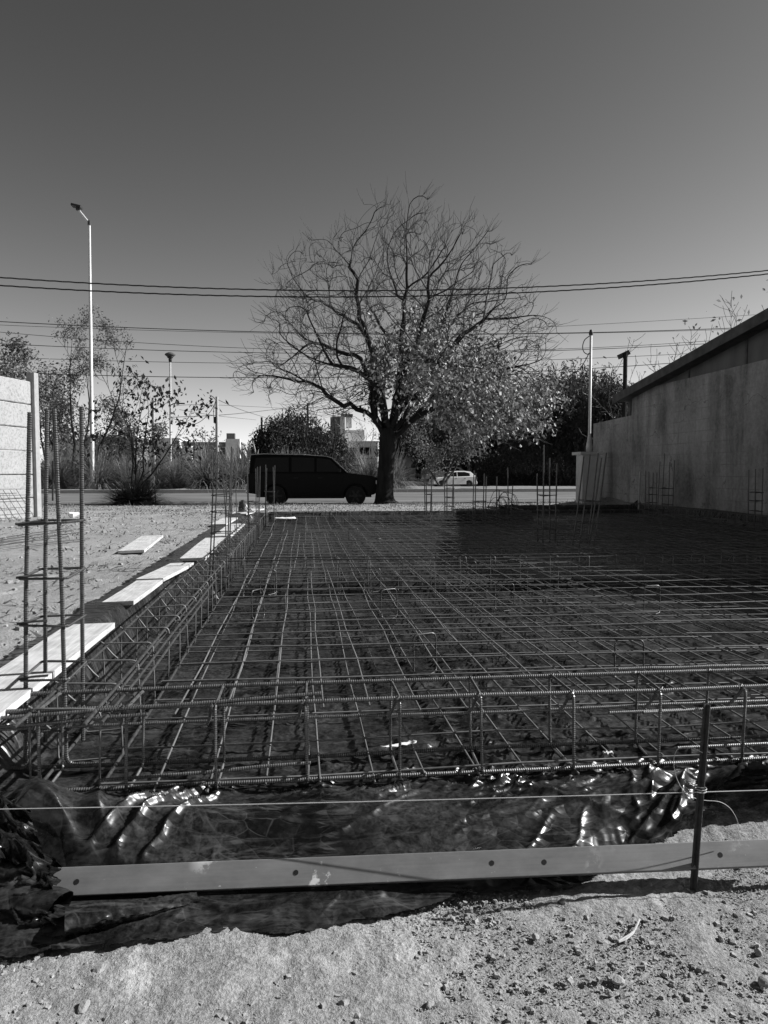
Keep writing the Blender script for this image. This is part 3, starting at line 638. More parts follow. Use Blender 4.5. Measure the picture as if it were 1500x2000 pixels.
# spacer chairs that carry the top mesh
chair_px = [(830, 1322, 'nearest spacer chair, bent rod under the top mesh behind the front beam'), (1228, 1335, 'bent rod spacer chair at the right just behind the front beam'), (760, 1212, 'bent rod spacer chair in the middle of the near mesh'),
            (504, 1213, 'bent rod spacer chair seen edge on near the left beam'), (985, 1197, 'bent rod spacer chair right of the middle of the near mesh'), (1273, 1203, 'bent rod spacer chair far right in the near mesh'),
            (524, 1165, 'bent rod spacer chair left, close in front of the cross beam'), (727, 1160, 'bent rod spacer chair right behind the middle one, close to the cross beam'), (915, 1143, 'bent rod spacer chair at the tip of the building shadow'),
            (1130, 1134, 'bright bent rod spacer chair at the edge of the building shadow'), (740, 1055, 'bent rod spacer chair in the far mesh beyond the cross beam'), (690, 1062, 'low bent rod spacer chair in the far mesh with a pale end')]
for i, (u, v_, lab) in enumerate(chair_px):
    pt = PZ(u, v_, 0.0); w = 0.115; h = 0.175; rg = random.Random(i)
    C = [(-w / 2 + .05, -0.09, 0.008), (-w / 2, -0.005, 0.008), (-w / 2, 0, h), (w / 2, 0.01, h), (w / 2, 0.0, 0.008), (w / 2 - 0.07, -0.05, 0.008)]
    o = thing('spacer_chair', lab, 'spacer', (pt.x, pt.y, 0.012), rg.uniform(-.5, .5) + (1.2 if u == 504 else 0), 'bent rod spacers under the top mesh')
    link('bent_rod', MB().tube(rounded(C, 0.025, 4, False), 0.0036, 6).mesh('bent_rod', 'rebar_steel', smooth=True), o)

# ================================================================== FOREGROUND
# steel channel with bolt holes, lying along the edge of the sheet
A = PD(66, 1756, 1.668); A.z = -0.070; B = PD(1560, 1700, 1.80); B.z = -0.066
chd = (B - A); chL = chd.length; chx = chd.normalized()
ch = thing('steel_channel', 'long grey painted steel channel with bolt holes lying across the edge of the plastic', 'steel channel', A)
ch.rotation_euler = (R(-36), math.asin(-chx.z), math.atan2(chx.y, chx.x))
H_, T_, FL = 0.060, 0.003, 0.03
mb = MB(); poly = [(0, 0, 0), (0, FL, 0), (0, FL, T_), (0, T_, T_), (0, T_, H_ - T_), (0, FL, H_ - T_), (0, FL, H_), (0, 0, H_)]
mb.prism(poly, (chL, 0, 0))
body = link('channel', mb.mesh('channel', 'channel_steel'), ch)
bm_ = body.modifiers.new('bevel', 'BEVEL'); bm_.width = 0.0015; bm_.segments = 2; bm_.limit_method = 'ANGLE'
holes = []
for (u, v_) in ((153, 1745), (577, 1721), (972, 1700), (1080, 1694), (1452, 1675)):
    d = ray(u, v_); s_ = ((PD(u, v_, 1.70) - A).dot(chx)); holes.append(s_)
hm = MB(); hm.lathe([(0.0, 0.0), (0.0058, 0.0), (0.0058, -0.0006), (0.0, -0.0006)], sides=18); hme = hm.mesh('bolt_hole', 'hole_dark')
for s_ in holes: link('bolt_hole', hme, ch, (s_, -0.0007, H_ * 0.5 + random.uniform(-.003, .003)), (R(90), 0, 0))
# stake, string, wire
base = PZ(1354, 1740, -0.12); topp = PD(1381, 1376, base.length * 0.985)
base = Vector((base.x, base.y, -0.12)); topp = PD(1381, 1376, (base - Vector((0, 0, CZ))).dot(_f) - 0.01)
st = thing('steel_stake', 'thin dark steel stake driven into the gravel in front of the channel, holding the string', 'stake', base)
sv = topp - base; q = sv.to_track_quat('Z', 'X').to_matrix()
mb = MB(); Ls = sv.length
prof = [(-0.006, -0.006), (0.006, -0.006), (0.006, -0.0035), (-0.0035, -0.0035), (-0.0035, 0.006), (-0.006, 0.006)]
mb.prism([q @ Vector((a, b, -0.06)) for a, b in prof], q @ Vector((0, 0, Ls + 0.06)))
link('angle_bar', mb.mesh('angle_bar', 'stake_steel'), st)
mb = MB(); kp = q @ Vector((0, 0, Ls * 0.535))
mb.tube([kp + q @ Vector((0.013 * math.cos(a), 0.013 * math.sin(a), 0.001 * a)) for a in [i * 0.6 for i in range(24)]], 0.0011, 5)
link('wire_wrap', mb.mesh('wire_wrap', 'wire_pale'), st)
Dst = (base - Vector((0, 0, CZ))).dot(_f)
s0 = PD(-150, 1583, Dst - 0.03); s1 = PD(1368, 1547, Dst - 0.006); s2 = PD(1700, 1537, Dst + 0.03)
mb = MB(); mb.tube([s0.lerp(s1, i / 20) - Vector((0, 0, 0.004 * math.sin(math.pi * i / 20))) for i in range(21)] + [s2], 0.0011, 5)
link('string_line', mb.mesh('string_line', 'string'), None, None, None, 'pale taut string line stretched over the front of the plastic', 'string')
lp = [(1372, 1470), (1350, 1460), (1325, 1462), (1316, 1485), (1320, 1515), (1332, 1540), (1350, 1556), (1375, 1563), (1405, 1566), (1425, 1578), (1438, 1598), (1445, 1622)]
mb = MB(); pts = [PD(u, v_, Dst - 0.012 + 0.004 * i) for i, (u, v_) in enumerate(lp)]
sm = []
for i in range(len(pts) - 1):
    p0 = pts[max(0, i - 1)]; p1 = pts[i]; p2 = pts[i + 1]; p3 = pts[min(len(pts) - 1, i + 2)]
    for k_ in range(5):
        t = k_ / 5; sm.append(0.5 * ((2 * p1) + (-p0 + p2) * t + (2 * p0 - 5 * p1 + 4 * p2 - p3) * t * t + (-p0 + 3 * p1 - 3 * p2 + p3) * t**3))
mb.tube(sm + [pts[-1]], 0.0008, 5)
link('wire_loop', mb.mesh('wire_loop', 'wire_pale'), None, None, None, 'thin curling wire looped off the steel stake', 'wire')
# stones
def rock(r, seed, flat=0.75):
    rg = np.random.default_rng(seed); n = 14; th, ph = np.meshgrid(np.linspace(0, np.pi, 9), np.linspace(0, 2 * np.pi, n, endpoint=False), indexing='ij')
    d = np.stack([np.sin(th) * np.cos(ph), np.sin(th) * np.sin(ph), np.cos(th)], -1)
    rr = np.full(th.shape, 1.0)
    for _ in range(9):      # planes knocked off a ball
        nrm = rg.normal(size=3); nrm /= np.linalg.norm(nrm); c = rg.uniform(0.55, 0.85); dd = d @ nrm
        rr = np.minimum(rr, np.where(dd > 0.05, c / np.maximum(dd, 0.05), 9))
    P = d * rr[..., None] * r * np.array([1.1, 0.9, flat]); i = np.arange(9 * n).reshape(9, n); i2 = np.roll(i, -1, 1)
    return P.reshape(-1, 3), np.stack([i[:-1], i[1:], i2[1:], i2[:-1]], -1).reshape(-1, 4)
stones = [(195, 1895, 14, 'angular stone with a black shadow at the lower left of the gravel'), (1208, 1915, 14, 'largest angular stone in the gravel at the lower right'), (1190, 1938, 8, 'small stone touching the largest stone at the lower right'),
          (657, 1865, 13, 'pale angular stone in the gravel below the middle of the plastic edge'), (163, 1968, 15, 'rounded pale clod at the lower left corner'), (643, 1908, 9, 'middle stone of the small group below the plastic edge'),
          (672, 1958, 10, 'lowest stone of the small group near the bottom edge'), (393, 1888, 7, 'round pebble between the left stone and the pale stone'), (1046, 1828, 9, 'dark upright pebble alone right of the middle'),
          (1330, 1720, 11, 'pointed stone beside the foot of the stake'), (1495, 1918, 15, 'pale stone at the right edge'), (1408, 1832, 9, 'dark stone on the right below the channel'), (1100, 1760, 10, 'flat stone just below the shadow of the channel'),
          (840, 1960, 9, 'pale pebble near the bottom edge in the middle'), (1480, 1858, 10, 'twin pebble near the right edge of the gravel')]
for i, (u, v_, rp, lab) in enumerate(stones):
    pt = PZ(u, v_, -0.115); r_ = rp / F * 1.45
    P, q_ = rock(r_, 200 + i); link('stone', npmesh('stone', P, q_, 'stone', False), None, (pt.x, pt.y, gz(pt.x, pt.y) + r_ * 0.35), (0, 0, i), lab, 'stone', 'stones on the foreground gravel')
# loose gravel (uncountable)
rgn = np.random.default_rng(7); VV = []; QQ = []; off = 0
protos = [rock(1.0, 300 + i, 0.7) for i in range(6)]
# cheaper prototypes
def chip(seed):
    rg = np.random.default_rng(seed); P = np.array([[-1, -1, -.6], [1, -1, -.6], [1, 1, -.6], [-1, 1, -.6], [-.7, -.7, .6], [.7, -.7, .6], [.7, .7, .6], [-.7, .7, .6]]) + rg.uniform(-.35, .35, (8, 3))
    return P, np.array([[0, 3, 2, 1], [4, 5, 6, 7], [0, 1, 5, 4], [1, 2, 6, 5], [2, 3, 7, 6], [3, 0, 4, 7]])
chips = [chip(i) for i in range(8)]
def scatter(n, x0, x1, y0, y1, rmin, rmax, dens=None, seed=0, power=3.0):
    rg = np.random.default_rng(seed); x = rg.uniform(x0, x1, n); y = rg.uniform(y0, y1, n)
    if dens is not None:
        k_ = rg.random(n) < dens(x, y); x = x[k_]; y = y[k_]
    r = rmin + (rmax - rmin) * rg.random(len(x))**power; z = ground(x, y); a = rg.uniform(0, 6.28, len(x)); w = rg.integers(0, 8, len(x))
    Vs = []; Qs = []; o = 0
    for kx in range(8):
        P, q_ = chips[kx]; s_ = w == kx; m = s_.sum()
        ca, sa = np.cos(a[s_])[:, None], np.sin(a[s_])[:, None]
        px = (P[:, 0] * ca - P[:, 1] * sa) * r[s_][:, None] + x[s_][:, None]; py = (P[:, 0] * sa + P[:, 1] * ca) * r[s_][:, None] + y[s_][:, None]
        pz = P[:, 2] * r[s_][:, None] * 0.85 + (z[s_] + 0.25 * r[s_])[:, None]
        Vs.append(np.stack([px, py, pz], -1).reshape(-1, 3)); Qs.append((q_[None] + (np.arange(m) * 8)[:, None, None] + o).reshape(-1, 4)); o += m * 8
    return np.concatenate(Vs), np.concatenate(Qs)
dens = lambda x, y: (y < edge_y(x) + 0.02) * np.clip(0.42 + 0.6 * fbm(x * 2.2, y * 2.2, 91, 3), 0.08, 0.62)
V_, Q_ = scatter(60000, -1.3, 1.9, 1.2, 2.05, 0.0007, 0.0066, dens, 1, 8.0)
V2_, Q2_ = scatter(40000, -1.3, 1.9, 1.2, 2.05, 0.0006, 0.0022, lambda x, y: y < edge_y(x) + 0.02, 21, 1.5); Q_ = np.concatenate([Q_, Q2_ + len(V_)]); V_ = np.concatenate([V_, V2_])
link('gravel', npmesh('gravel', V_, Q_, 'stone', False), None, None, None, 'loose fine gravel scattered over the foreground soil', 'gravel', kind='stuff')
dens = lambda x, y: np.clip(0.4 + 0.9 * fbm(x * 0.8, y * 0.8, 92, 3), 0.05, 1) * ((x < -1.05) | (y > PADY1 + 0.2))
V_, Q_ = scatter(30000, -7, 7, 2.5, 27, 0.003, 0.024, dens, 2, 5.0)
link('rubble', npmesh('rubble', V_, Q_, 'stone', False), None, None, None, 'small clods and rubble over the bare lot', 'rubble', kind='stuff')
# leaf litter and dry tufts (uncountable)
def blades(n, x0, x1, y0, y1, h0, h1, w, dens, seed, flat=0.5):
    rg = np.random.default_rng(seed); x = rg.uniform(x0, x1, n); y = rg.uniform(y0, y1, n); k_ = rg.random(n) < dens(x, y); x = x[k_]; y = y[k_]; n = len(x)
    h = rg.uniform(h0, h1, n); a = rg.uniform(0, 6.28, n); el = rg.uniform(0.05, flat, n); z = ground(x, y) + 0.004
    d = np.stack([np.cos(a) * np.cos(el), np.sin(a) * np.cos(el), np.sin(el)], -1); s_ = np.stack([-np.sin(a), np.cos(a), rg.uniform(-.4, .4, n)], -1) * (w * rg.uniform(.5, 1.3, n))[:, None]
    b = np.stack([x, y, z], -1)
    P = np.stack([b - s_, b + s_, b + d * (h * .6)[:, None] + s_ * .8 + [0, 0, .004], b + d * h[:, None]], 1)
    return P.reshape(-1, 3), np.arange(n * 4).reshape(n, 4)
dens = lambda x, y: np.clip(0.45 + 1.0 * fbm(x * 0.9, y * 0.9, 95, 3), 0.05, 1) * ((x < -1.08) | (y > PADY1 + 0.25))
V_, Q_ = blades(70000, -7, 8, 2.6, 27.5, 0.015, 0.07, 0.008, dens, 3, 0.7)
link('leaf_litter', npmesh('leaf_litter', V_, Q_, 'dry_grass', False), None, None, None, 'dry leaf litter and grass scraps over the bare lot', 'litter', kind='stuff')
dens = lambda x, y: np.clip(fbm(x * 0.35, y * 0.35, 96, 3) * 2 - 0.1, 0, 1)
V_, Q_ = blades(16000, -14, 14, 15, 28.4, 0.05, 0.16, 0.008, dens, 4, 1.3)
link('dry_grass', npmesh('dry_grass', V_, Q_, 'dry_grass', False), None, None, None, 'short dry grass along the verge of the street', 'grass', kind='stuff')
# twig and scraps in the foreground
def curve_obj(name, px, z, r, mat, label, cat, h=0.006):
    pts = [PZ(u, v_, z) + Vector((0, 0, h)) for u, v_ in px]; link(name, MB().tube(pts, r, 5).mesh(name, mat), None, None, None, label, cat)
curve_obj('twig', [(1208, 1845), (1222, 1840), (1236, 1828), (1244, 1812), (1249, 1800)], -0.115, 0.0022, 'wire_pale', 'pale bent twig lying on the gravel right of the middle', 'twig')
curve_obj('twig', [(1208, 1843), (1230, 1830), (1240, 1822)], -0.113, 0.0016, 'wire_pale', 'short pale straw beside the bent twig', 'twig')
def scrap(label, u, v_, z, w, d, rot, seed):
    pt = PZ(u, v_, z); n = 8; s_, t_ = np.meshgrid(np.linspace(-.5, .5, n), np.linspace(-.5, .5, n)); c = np.cos(rot); s2 = np.sin(rot)
    x = s_ * w; y = t_ * d * (1 + 0.5 * perlin(s_ * 4, t_ * 0 + seed, seed)); zz = 0.008 * perlin(s_ * 5, t_ * 5, seed) + 0.012
    i = np.arange(n * n).reshape(n, n); P = np.stack([x * c - y * s2, x * s2 + y * c, zz], -1)
    o = link('paper_scrap', npmesh('paper_scrap', P.reshape(-1, 3), np.stack([i[:-1, :-1], i[:-1, 1:], i[1:, 1:], i[1:, :-1]], -1).reshape(-1, 4), 'wall_white'), None, (pt.x, pt.y, z), None, label, 'scrap')
    o.modifiers.new('thickness', 'SOLIDIFY').thickness = 0.0015
scrap('torn white paper scrap on the plastic behind the front beam', 778, 1462, 0.022, 0.12, 0.018, 0.35, 1)
scrap('small white scrap at the foot of the front beam on the right', 1187, 1477, 0.022, 0.03, 0.014, -0.1, 2)
scrap('pale offcut lying in the far mesh at the slab end', 556, 1013, 0.19, 0.32, 0.25, 0.1, 4)
mb = MB(); pt = PZ(1510, 1330, 0.0); mb.box(pt + Vector((0.03, 0, 0.10)), (0.09, 0.09, 0.06)); mb.box(pt + Vector((0.03, 0, 0.035)), (0.07, 0.07, 0.07))
link('concrete_spacer', mb.mesh('concrete_spacer', 'concrete'), None, None, None, 'pale concrete lump at the right edge behind the front beam', 'concrete block')

# ================================================================== BOARDS ON THE LEFT
def board(label, near, far, w, th=0.022, z=0.236, group='white boards along the slab edge'):
    a = PZ(near[0], near[1], z); b = PZ(far[0], far[1], z); d = b - a; L = d.length
    t_ = MB(); n = 10
    for i in range(n):   # slightly cupped and warped plank
        pass
    s_ = np.linspace(0, L, n); V_ = []
    for y in s_:
        wz = 0.006 * math.sin(y * 2.1 + near[0]);
        for (x, zz) in ((-w / 2, 0), (w / 2, 0.004), (w / 2, -th + 0.004), (-w / 2, -th)): V_.append((x, y, zz + wz))
    Q_ = []
    for i in range(n - 1):
        for j in range(4): Q_.append((i * 4 + j, i * 4 + (j + 1) % 4, i * 4 + 4 + (j + 1) % 4, i * 4 + 4 + j))
    Q_.append((0, 3, 2, 1)); e = (n - 1) * 4; Q_.append((e, e + 1, e + 2, e + 3))
    return link('board', npmesh('board', V_, Q_, 'board', False), None, a, (0, 0, math.atan2(d.y, d.x) - R(90)), label, 'board', group)
board('nearest white board behind the corner column cage', (-140, 1440), (178, 1221), 0.19, z=0.255)
board('second white board from the camera along the slab edge', (230, 1174), (292, 1132), 0.155, z=0.235)
board('third white board from the camera, end to end with the second', (292, 1131), (356, 1098), 0.165)
board('fourth white board from the camera, left of the leaning column cage', (376, 1089), (421, 1051), 0.19)
board('fifth white board from the camera, behind the leaning column cage', (432, 1046), (463, 1024), 0.19)
board('narrow white board lying left of the fifth one', (426, 1023), (450, 1012), 0.2, z=0.24)
board('farthest white board near the short cage', (463, 1003), (500, 994), 0.3, z=0.22)
board('loose weathered plank on the bare soil left of the boards', (256, 1074), (298, 1047), 0.21, z=0.235, group=None)
# loose rods on the soil at the left
rg = random.Random(3)
for i in range(7):
    a = PZ(-60, 1062 + i * 3.2, 0.215); b = PZ(rg.uniform(120, 175), 1032 + i * 4, 0.215)
    m_ = a.lerp(b, 0.5) + Vector((0, rg.uniform(-.12, .05), 0.01))
    link('loose_rod', MB().tube([a, a.lerp(m_, .5) + Vector((0, .02, 0)), m_, m_.lerp(b, .5) + Vector((0, .02, 0)), b], 0.005, 5).mesh('loose_rod', 'rebar_steel', smooth=True), None, None, None, '%s of seven thin rods lying loose on the soil before the white wall' % ('farthest', 'sixth', 'fifth', 'fourth', 'third', 'second', 'nearest')[i], 'rod', 'loose rods on the soil at the left')

# ================================================================== LEFT PRECAST WALL
pw = PZ(70, 1006, 0.2); ang = R(14.2); wd = Vector((-math.sin(ang), -math.cos(ang), 0)); wn = Vector((wd.y, -wd.x, 0))
if wn.x < 0: wn = -wn
lw = thing('precast_wall', 'bright white precast concrete panel wall with end post at the left edge', 'wall', (pw.x, pw.y, 0.12))
rotw = Matrix.Rotation(math.atan2(wd.y, wd.x), 3, 'Z'); PH = 0.36
for bay in range(3):
    c0 = pw + wd * (0.06 + bay * 2.0)
    mb = MB(); c_ = pw + wd * (bay * 2.0); mb.box((c_.x, c_.y, 0.12 + 1.13), (0.11, 0.13, 2.32), rotw); part('post', mb, 'precast_post', lw)
    for r_ in range(6):
        mb = MB(); c_ = pw + wd * (bay * 2.0 + 1.0) - wn * 0.015
        L_ = 1.886; n = 40; zb = 0.12 + r_ * PH; P = []
        for i in range(n + 1):      # chipped upper and lower arris
            s_ = -L_ / 2 + L_ * i / n; e1 = 0.006 * float(perlin(s_ * 9, r_ + bay * 3.3, 5)) + 0.004; e2 = 0.006 * float(perlin(s_ * 9, r_ + bay * 3.3, 6)) + 0.004
            for (o_, z) in ((0.02, zb + e1), (0.026, zb + 0.012 + e1), (0.026, zb + PH - 0.016 - e2), (0.02, zb + PH - 0.008 - e2), (-0.02, zb + PH - 0.008), (-0.02, zb)):
                pp = c_ + wd * s_ + wn * o_; P.append((pp.x, pp.y, z))
        for i in range(n):
            for j in range(6): mb.f.append((i * 6 + j, i * 6 + (j + 1) % 6, i * 6 + 6 + (j + 1) % 6, i * 6 + 6 + j))
        mb.f.append(tuple(range(5, -1, -1))); mb.f.append(tuple(n * 6 + j for j in range(6))); mb.v = P
        part('panel', mb, 'precast', lw)
# offcut of mesh leaning on that wall
t_ = thing('mesh_offcut', 'rusty mesh offcut leaning on the foot of the white wall', 'rebar mesh', pw + wd * 1.1 + wn * 0.25)
for i in range(7):
    o_ = pw + wd * (0.5 + i * 0.15) + wn * 0.3; part('bar', MB().tube([(o_.x, o_.y, 0.2), tuple(o_ - wn * 0.2 + wd * 0.12 + Vector((0, 0, 0.42)))], 0.004, 5), 'rebar_steel', t_)
for i in range(5):
    o_ = pw + wd * 0.45 + wn * (0.28 - i * 0.045); part('bar', MB().tube([tuple(o_ + Vector((0, 0, 0.06 + i * .09))), tuple(o_ + wd * 1.0 + Vector((0, 0, 0.08 + i * .09)))], 0.004, 5), 'rebar_steel', t_)
pt = PZ(143, 1008, 0.2); P, q_ = rock(0.11, 77, 0.55); link('rubble_lump', npmesh('rubble_lump', P, q_, 'wall_white', False), None, (pt.x, pt.y, 0.22), None, 'pale lump of rubble on the soil right of the wall post', 'rubble')

# ================================================================== RIGHT BUILDING
WX = 7.0
bd = thing('gable_building', 'low building at the right with stained rendered side wall and dark sloping roof', 'building', (WX, 10, 0))
AP_Y, AP_Z = 6.9, 3.66; EF_Y, EF_Z = 15.5, 2.49; EN_Y, EN_Z = 4.1, 2.45
WT = 2.58; Y0, Y1 = 4.4, 15.2; DX = 6.5
mb = MB(); mb.prism([(WX, Y0, -0.1), (WX, Y1, -0.1), (WX, Y1, WT), (WX, Y0, WT)], (DX, 0, 0)); part('wall', mb, 'render_wall', bd)
# siding sheets above the wall, with battens
def roof_z(y): return AP_Z + (y - AP_Y) * (EF_Z - AP_Z) / (EF_Y - AP_Y) if y > AP_Y else AP_Z + (y - AP_Y) * (EN_Z - AP_Z) / (EN_Y - AP_Y)
ysd = [Y1 + 0.1, 12.9, 11.15, 9.4, 7.7, 6.9, 5.8, 4.75]
for a, b in zip(ysd, ysd[1:]):
    za, zb = roof_z(a) - 0.10, roof_z(b) - 0.10
    poly = [(WX + 0.03, a - 0.012, WT + 0.01), (WX + 0.03, b + 0.012, WT + 0.01), (WX + 0.03, b + 0.012, max(zb, WT + 0.02)), (WX + 0.03, a - 0.012, max(za, WT + 0.02))]
    mb = MB(); mb.prism(poly, (0.03, 0, 0)); part('siding_panel', mb, 'siding', bd)
    mb = MB(); mb.box((WX + 0.035, b, (WT + max(zb, WT + .05)) / 2), (0.05, 0.045, max(zb, WT + .05) - WT)); part('batten', mb, 'roof_dark', bd)
mb = MB(); mb.prism([(WX + 0.1, Y1, WT), (WX + 0.1, AP_Y, AP_Z - 0.12), (WX + 0.1, Y0, WT)], (DX - 0.2, 0, 0)); part('loft_wall', mb, 'siding', bd)
mb = MB(); ov = -0.28; th = 0.10
mb.prism([(WX + ov, EF_Y, EF_Z), (WX + ov, AP_Y, AP_Z), (WX + ov, EN_Y, EN_Z), (WX + ov, EN_Y, EN_Z - th), (WX + ov, AP_Y, AP_Z - th), (WX + ov, EF_Y, EF_Z - th)], (DX + 0.6, 0, 0)); rf = part('roof', mb, 'roof_dark', bd)
mb = MB()
for a, b in (((EF_Y, EF_Z), (AP_Y, AP_Z)), ((AP_Y, AP_Z), (EN_Y, EN_Z))):
    mb.prism([(WX + ov - 0.03, a[0], a[1] + 0.02), (WX + ov - 0.03, b[0], b[1] + 0.02), (WX + ov - 0.03, b[0], b[1] - 0.15), (WX + ov - 0.03, a[0], a[1] - 0.15)], (0.026, 0, 0))
sub('fascia', mb, 'roof_dark', rf, tuple(bd.location))
mb = MB(); mb.prism([(WX + 0.01, Y1 + 0.003, -0.1), (WX + 0.01, 17.3, -0.1), (WX + 0.01, 17.3, 2.03), (WX + 0.01, Y1 + 0.003, 2.08)], (0.2, 0, 0)); part('yard_wall', mb, 'render_wall', bd)
mb = MB(); mb.box((WX + 0.11, 15.42, 2.24), (0.12, 0.12, 0.42)); part('porch_post', mb, 'roof_dark', bd)
# gate pillar with mast
pt = PD(1147, 985, 16.9); gp = thing('gate_pillar', 'short square rendered pillar with a flat cap at the end of the wall', 'pillar', (pt.x, pt.y, -0.1)); ptop = PD(1147, 889, 16.9).z
mb = MB(); mb.box((pt.x, pt.y, (ptop - 0.2) / 2), (0.40, 0.40, ptop + 0.2)); part('shaft', mb, 'plaster_pale', gp)
mb = MB(); mb.box((pt.x, pt.y, ptop + 0.035), (0.56, 0.54, 0.065)); part('cap', mb, 'plaster_pale', gp)
pm = PD(1151, 870, 16.9); tm = PD(1153, 655, 16.9)
ms = thing('service_mast', 'thin pale metal service mast standing on the gate pillar, with a looping cable', 'mast', (pm.x, pm.y, ptop + 0.07))
mb = MB(); mb.lathe([(0.075, ptop + 0.07), (0.075, ptop + 0.2), (0.036, ptop + 0.45), (0.033, ptop + 0.6), (0.03, tm.z)], (pm.x, pm.y, 0), 10); part('tube', mb, 'pole_paint', ms, True)
mb = MB(); mb.lathe([(0.045, 0), (0.05, 0.06), (0.03, 0.12)], (pm.x, pm.y, tm.z - 0.02), 10); part('head', mb, 'lamp_dark', ms)
def spline(pts, k_=6):
    out = []
    for i in range(len(pts) - 1):
        p0 = pts[max(0, i - 1)]; p1 = pts[i]; p2 = pts[i + 1]; p3 = pts[min(len(pts) - 1, i + 2)]
        for q_ in range(k_):
            t = q_ / k_; out.append(0.5 * ((2 * p1) + (-p0 + p2) * t + (2 * p0 - 5 * p1 + 4 * p2 - p3) * t * t + (-p0 + 3 * p1 - 3 * p2 + p3) * t**3))
    return out + [pts[-1]]
mb = MB(); mb.tube(spline([PD(u, v_, 16.85) for u, v_ in ((1152, 656), (1142, 664), (1138, 677), (1141, 688), (1149, 692), (1152, 688))]), 0.011, 5); mb.tube(spline([PD(u, v_, D_) for u, v_, D_ in ((1150, 690, 16.85), (1142, 706, 17.2), (1128, 724, 18.2), (1100, 738, 20.5), (1060, 742, 23))]), 0.011, 5)
part('cable', mb, 'cable_black', ms)
a = PD(1220, 780, 26); b = PD(1221, 690, 26)
wp = thing('wooden_pole', 'dark short pole with a crosspiece behind the roof corner', 'pole', (a.x, a.y, 0)); mb = MB(); mb.lathe([(0.09, 0.0), (0.075, b.z)], (a.x, a.y, 0), 8); part('shaft', mb, 'bark', wp); mb = MB(); mb.box((b.x - 0.05, b.y, b.z - 0.05), (0.42, 0.14, 0.16), Matrix.Rotation(R(-25), 3, 'Y')); part('crosspiece', mb, 'lamp_dark', wp)
a = PZ(1246, 998, 0.05); pl = PD(1247, 996, 15.0); mb = MB(); mb.tube([pl, PD(1250, 921, 15.0)], 0.018, 6); link('pale_stake', mb.mesh('pale_stake', 'concrete'), None, None, None, 'pale wooden stake standing against the shaded wall', 'stake')

# ================================================================== PLANTS
def tube_batch(mb, pts, r0, r1, sides):
    n = len(pts); mb.tube(pts, [r0 + (r1 - r0) * i / (n - 1) for i in range(n)], sides, cap=False)
def grow(mb, start, d, L, r0, level, maxlev, rg, up, tips, spread=0.75, nb=(4, 7), kink=0.22, rmin=0.005):
    n = 5 if level < maxlev else 3; pts = [start]; d = d.normalized(); p = start
    for i in range(n):
        d = (d + Vector((rg.gauss(0, kink), rg.gauss(0, kink), rg.gauss(0, kink) + up))).normalized(); p = p + d * (L / n); pts.append(p)
    r1 = max(rmin, r0 * 0.35); tube_batch(mb, pts, r0, r1, 5 if level < 2 else 3)
    tips.append(pts[-1])
    if level >= maxlev: return
    side(mb, pts, r0, r1, L, level, maxlev, rg, up, tips, spread, nb, kink, rmin)
def side(mb, pts, r0, r1, L, level, maxlev, rg, up, tips, spread, nb, kink, rmin, t0=0.2, fac=(0.35, 0.62)):
    m = rg.randint(*nb); n = len(pts) - 1
    for i in range(m):
        t = t0 + (1 - t0) * (i + rg.random()) / m; k_ = min(n - 1, int(t * n)); f_ = t * n - k_
        p = pts[k_].lerp(pts[k_ + 1], min(1, f_)); T = (pts[k_ + 1] - pts[k_]).normalized()
        ax = T.orthogonal().normalized(); ax = Matrix.Rotation(rg.uniform(0, 6.283), 3, T) @ ax
        d2 = T * math.cos(spread) + ax * math.sin(spread) * rg.uniform(0.8, 1.2)
        l2 = L * rg.uniform(*fac) * (1.15 - 0.6 * t); rr = max(rmin, (r0 + (r1 - r0) * t) * 0.62)
        grow(mb, p, d2, l2, rr, level + 1, maxlev, rg, up, tips, spread, nb, kink, rmin)
def leaf_quads(P, size, seed, droop=0.0, aspect=2.2):
    """folded diamond leaves at points P"""
    rg = np.random.default_rng(seed); n = len(P); d = rg.normal(size=(n, 3)); d[:, 2] -= droop; d /= np.linalg.norm(d, axis=1)[:, None]
    o = rg.normal(size=(n, 3)); s_ = np.cross(d, o); s_ /= np.linalg.norm(s_, axis=1)[:, None] + 1e-9; s = size * rg.uniform(0.6, 1.3, n)[:, None]
    nn = np.cross(d, s_)
    Vv = np.stack([P, P + d * s * .5 + s_ * s / aspect / 2 + nn * s * .08, P + d * s, P + d * s * .5 - s_ * s / aspect / 2 + nn * s * .08], 1)
    return Vv.reshape(-1, 3), np.arange(n * 4).reshape(n, 4)

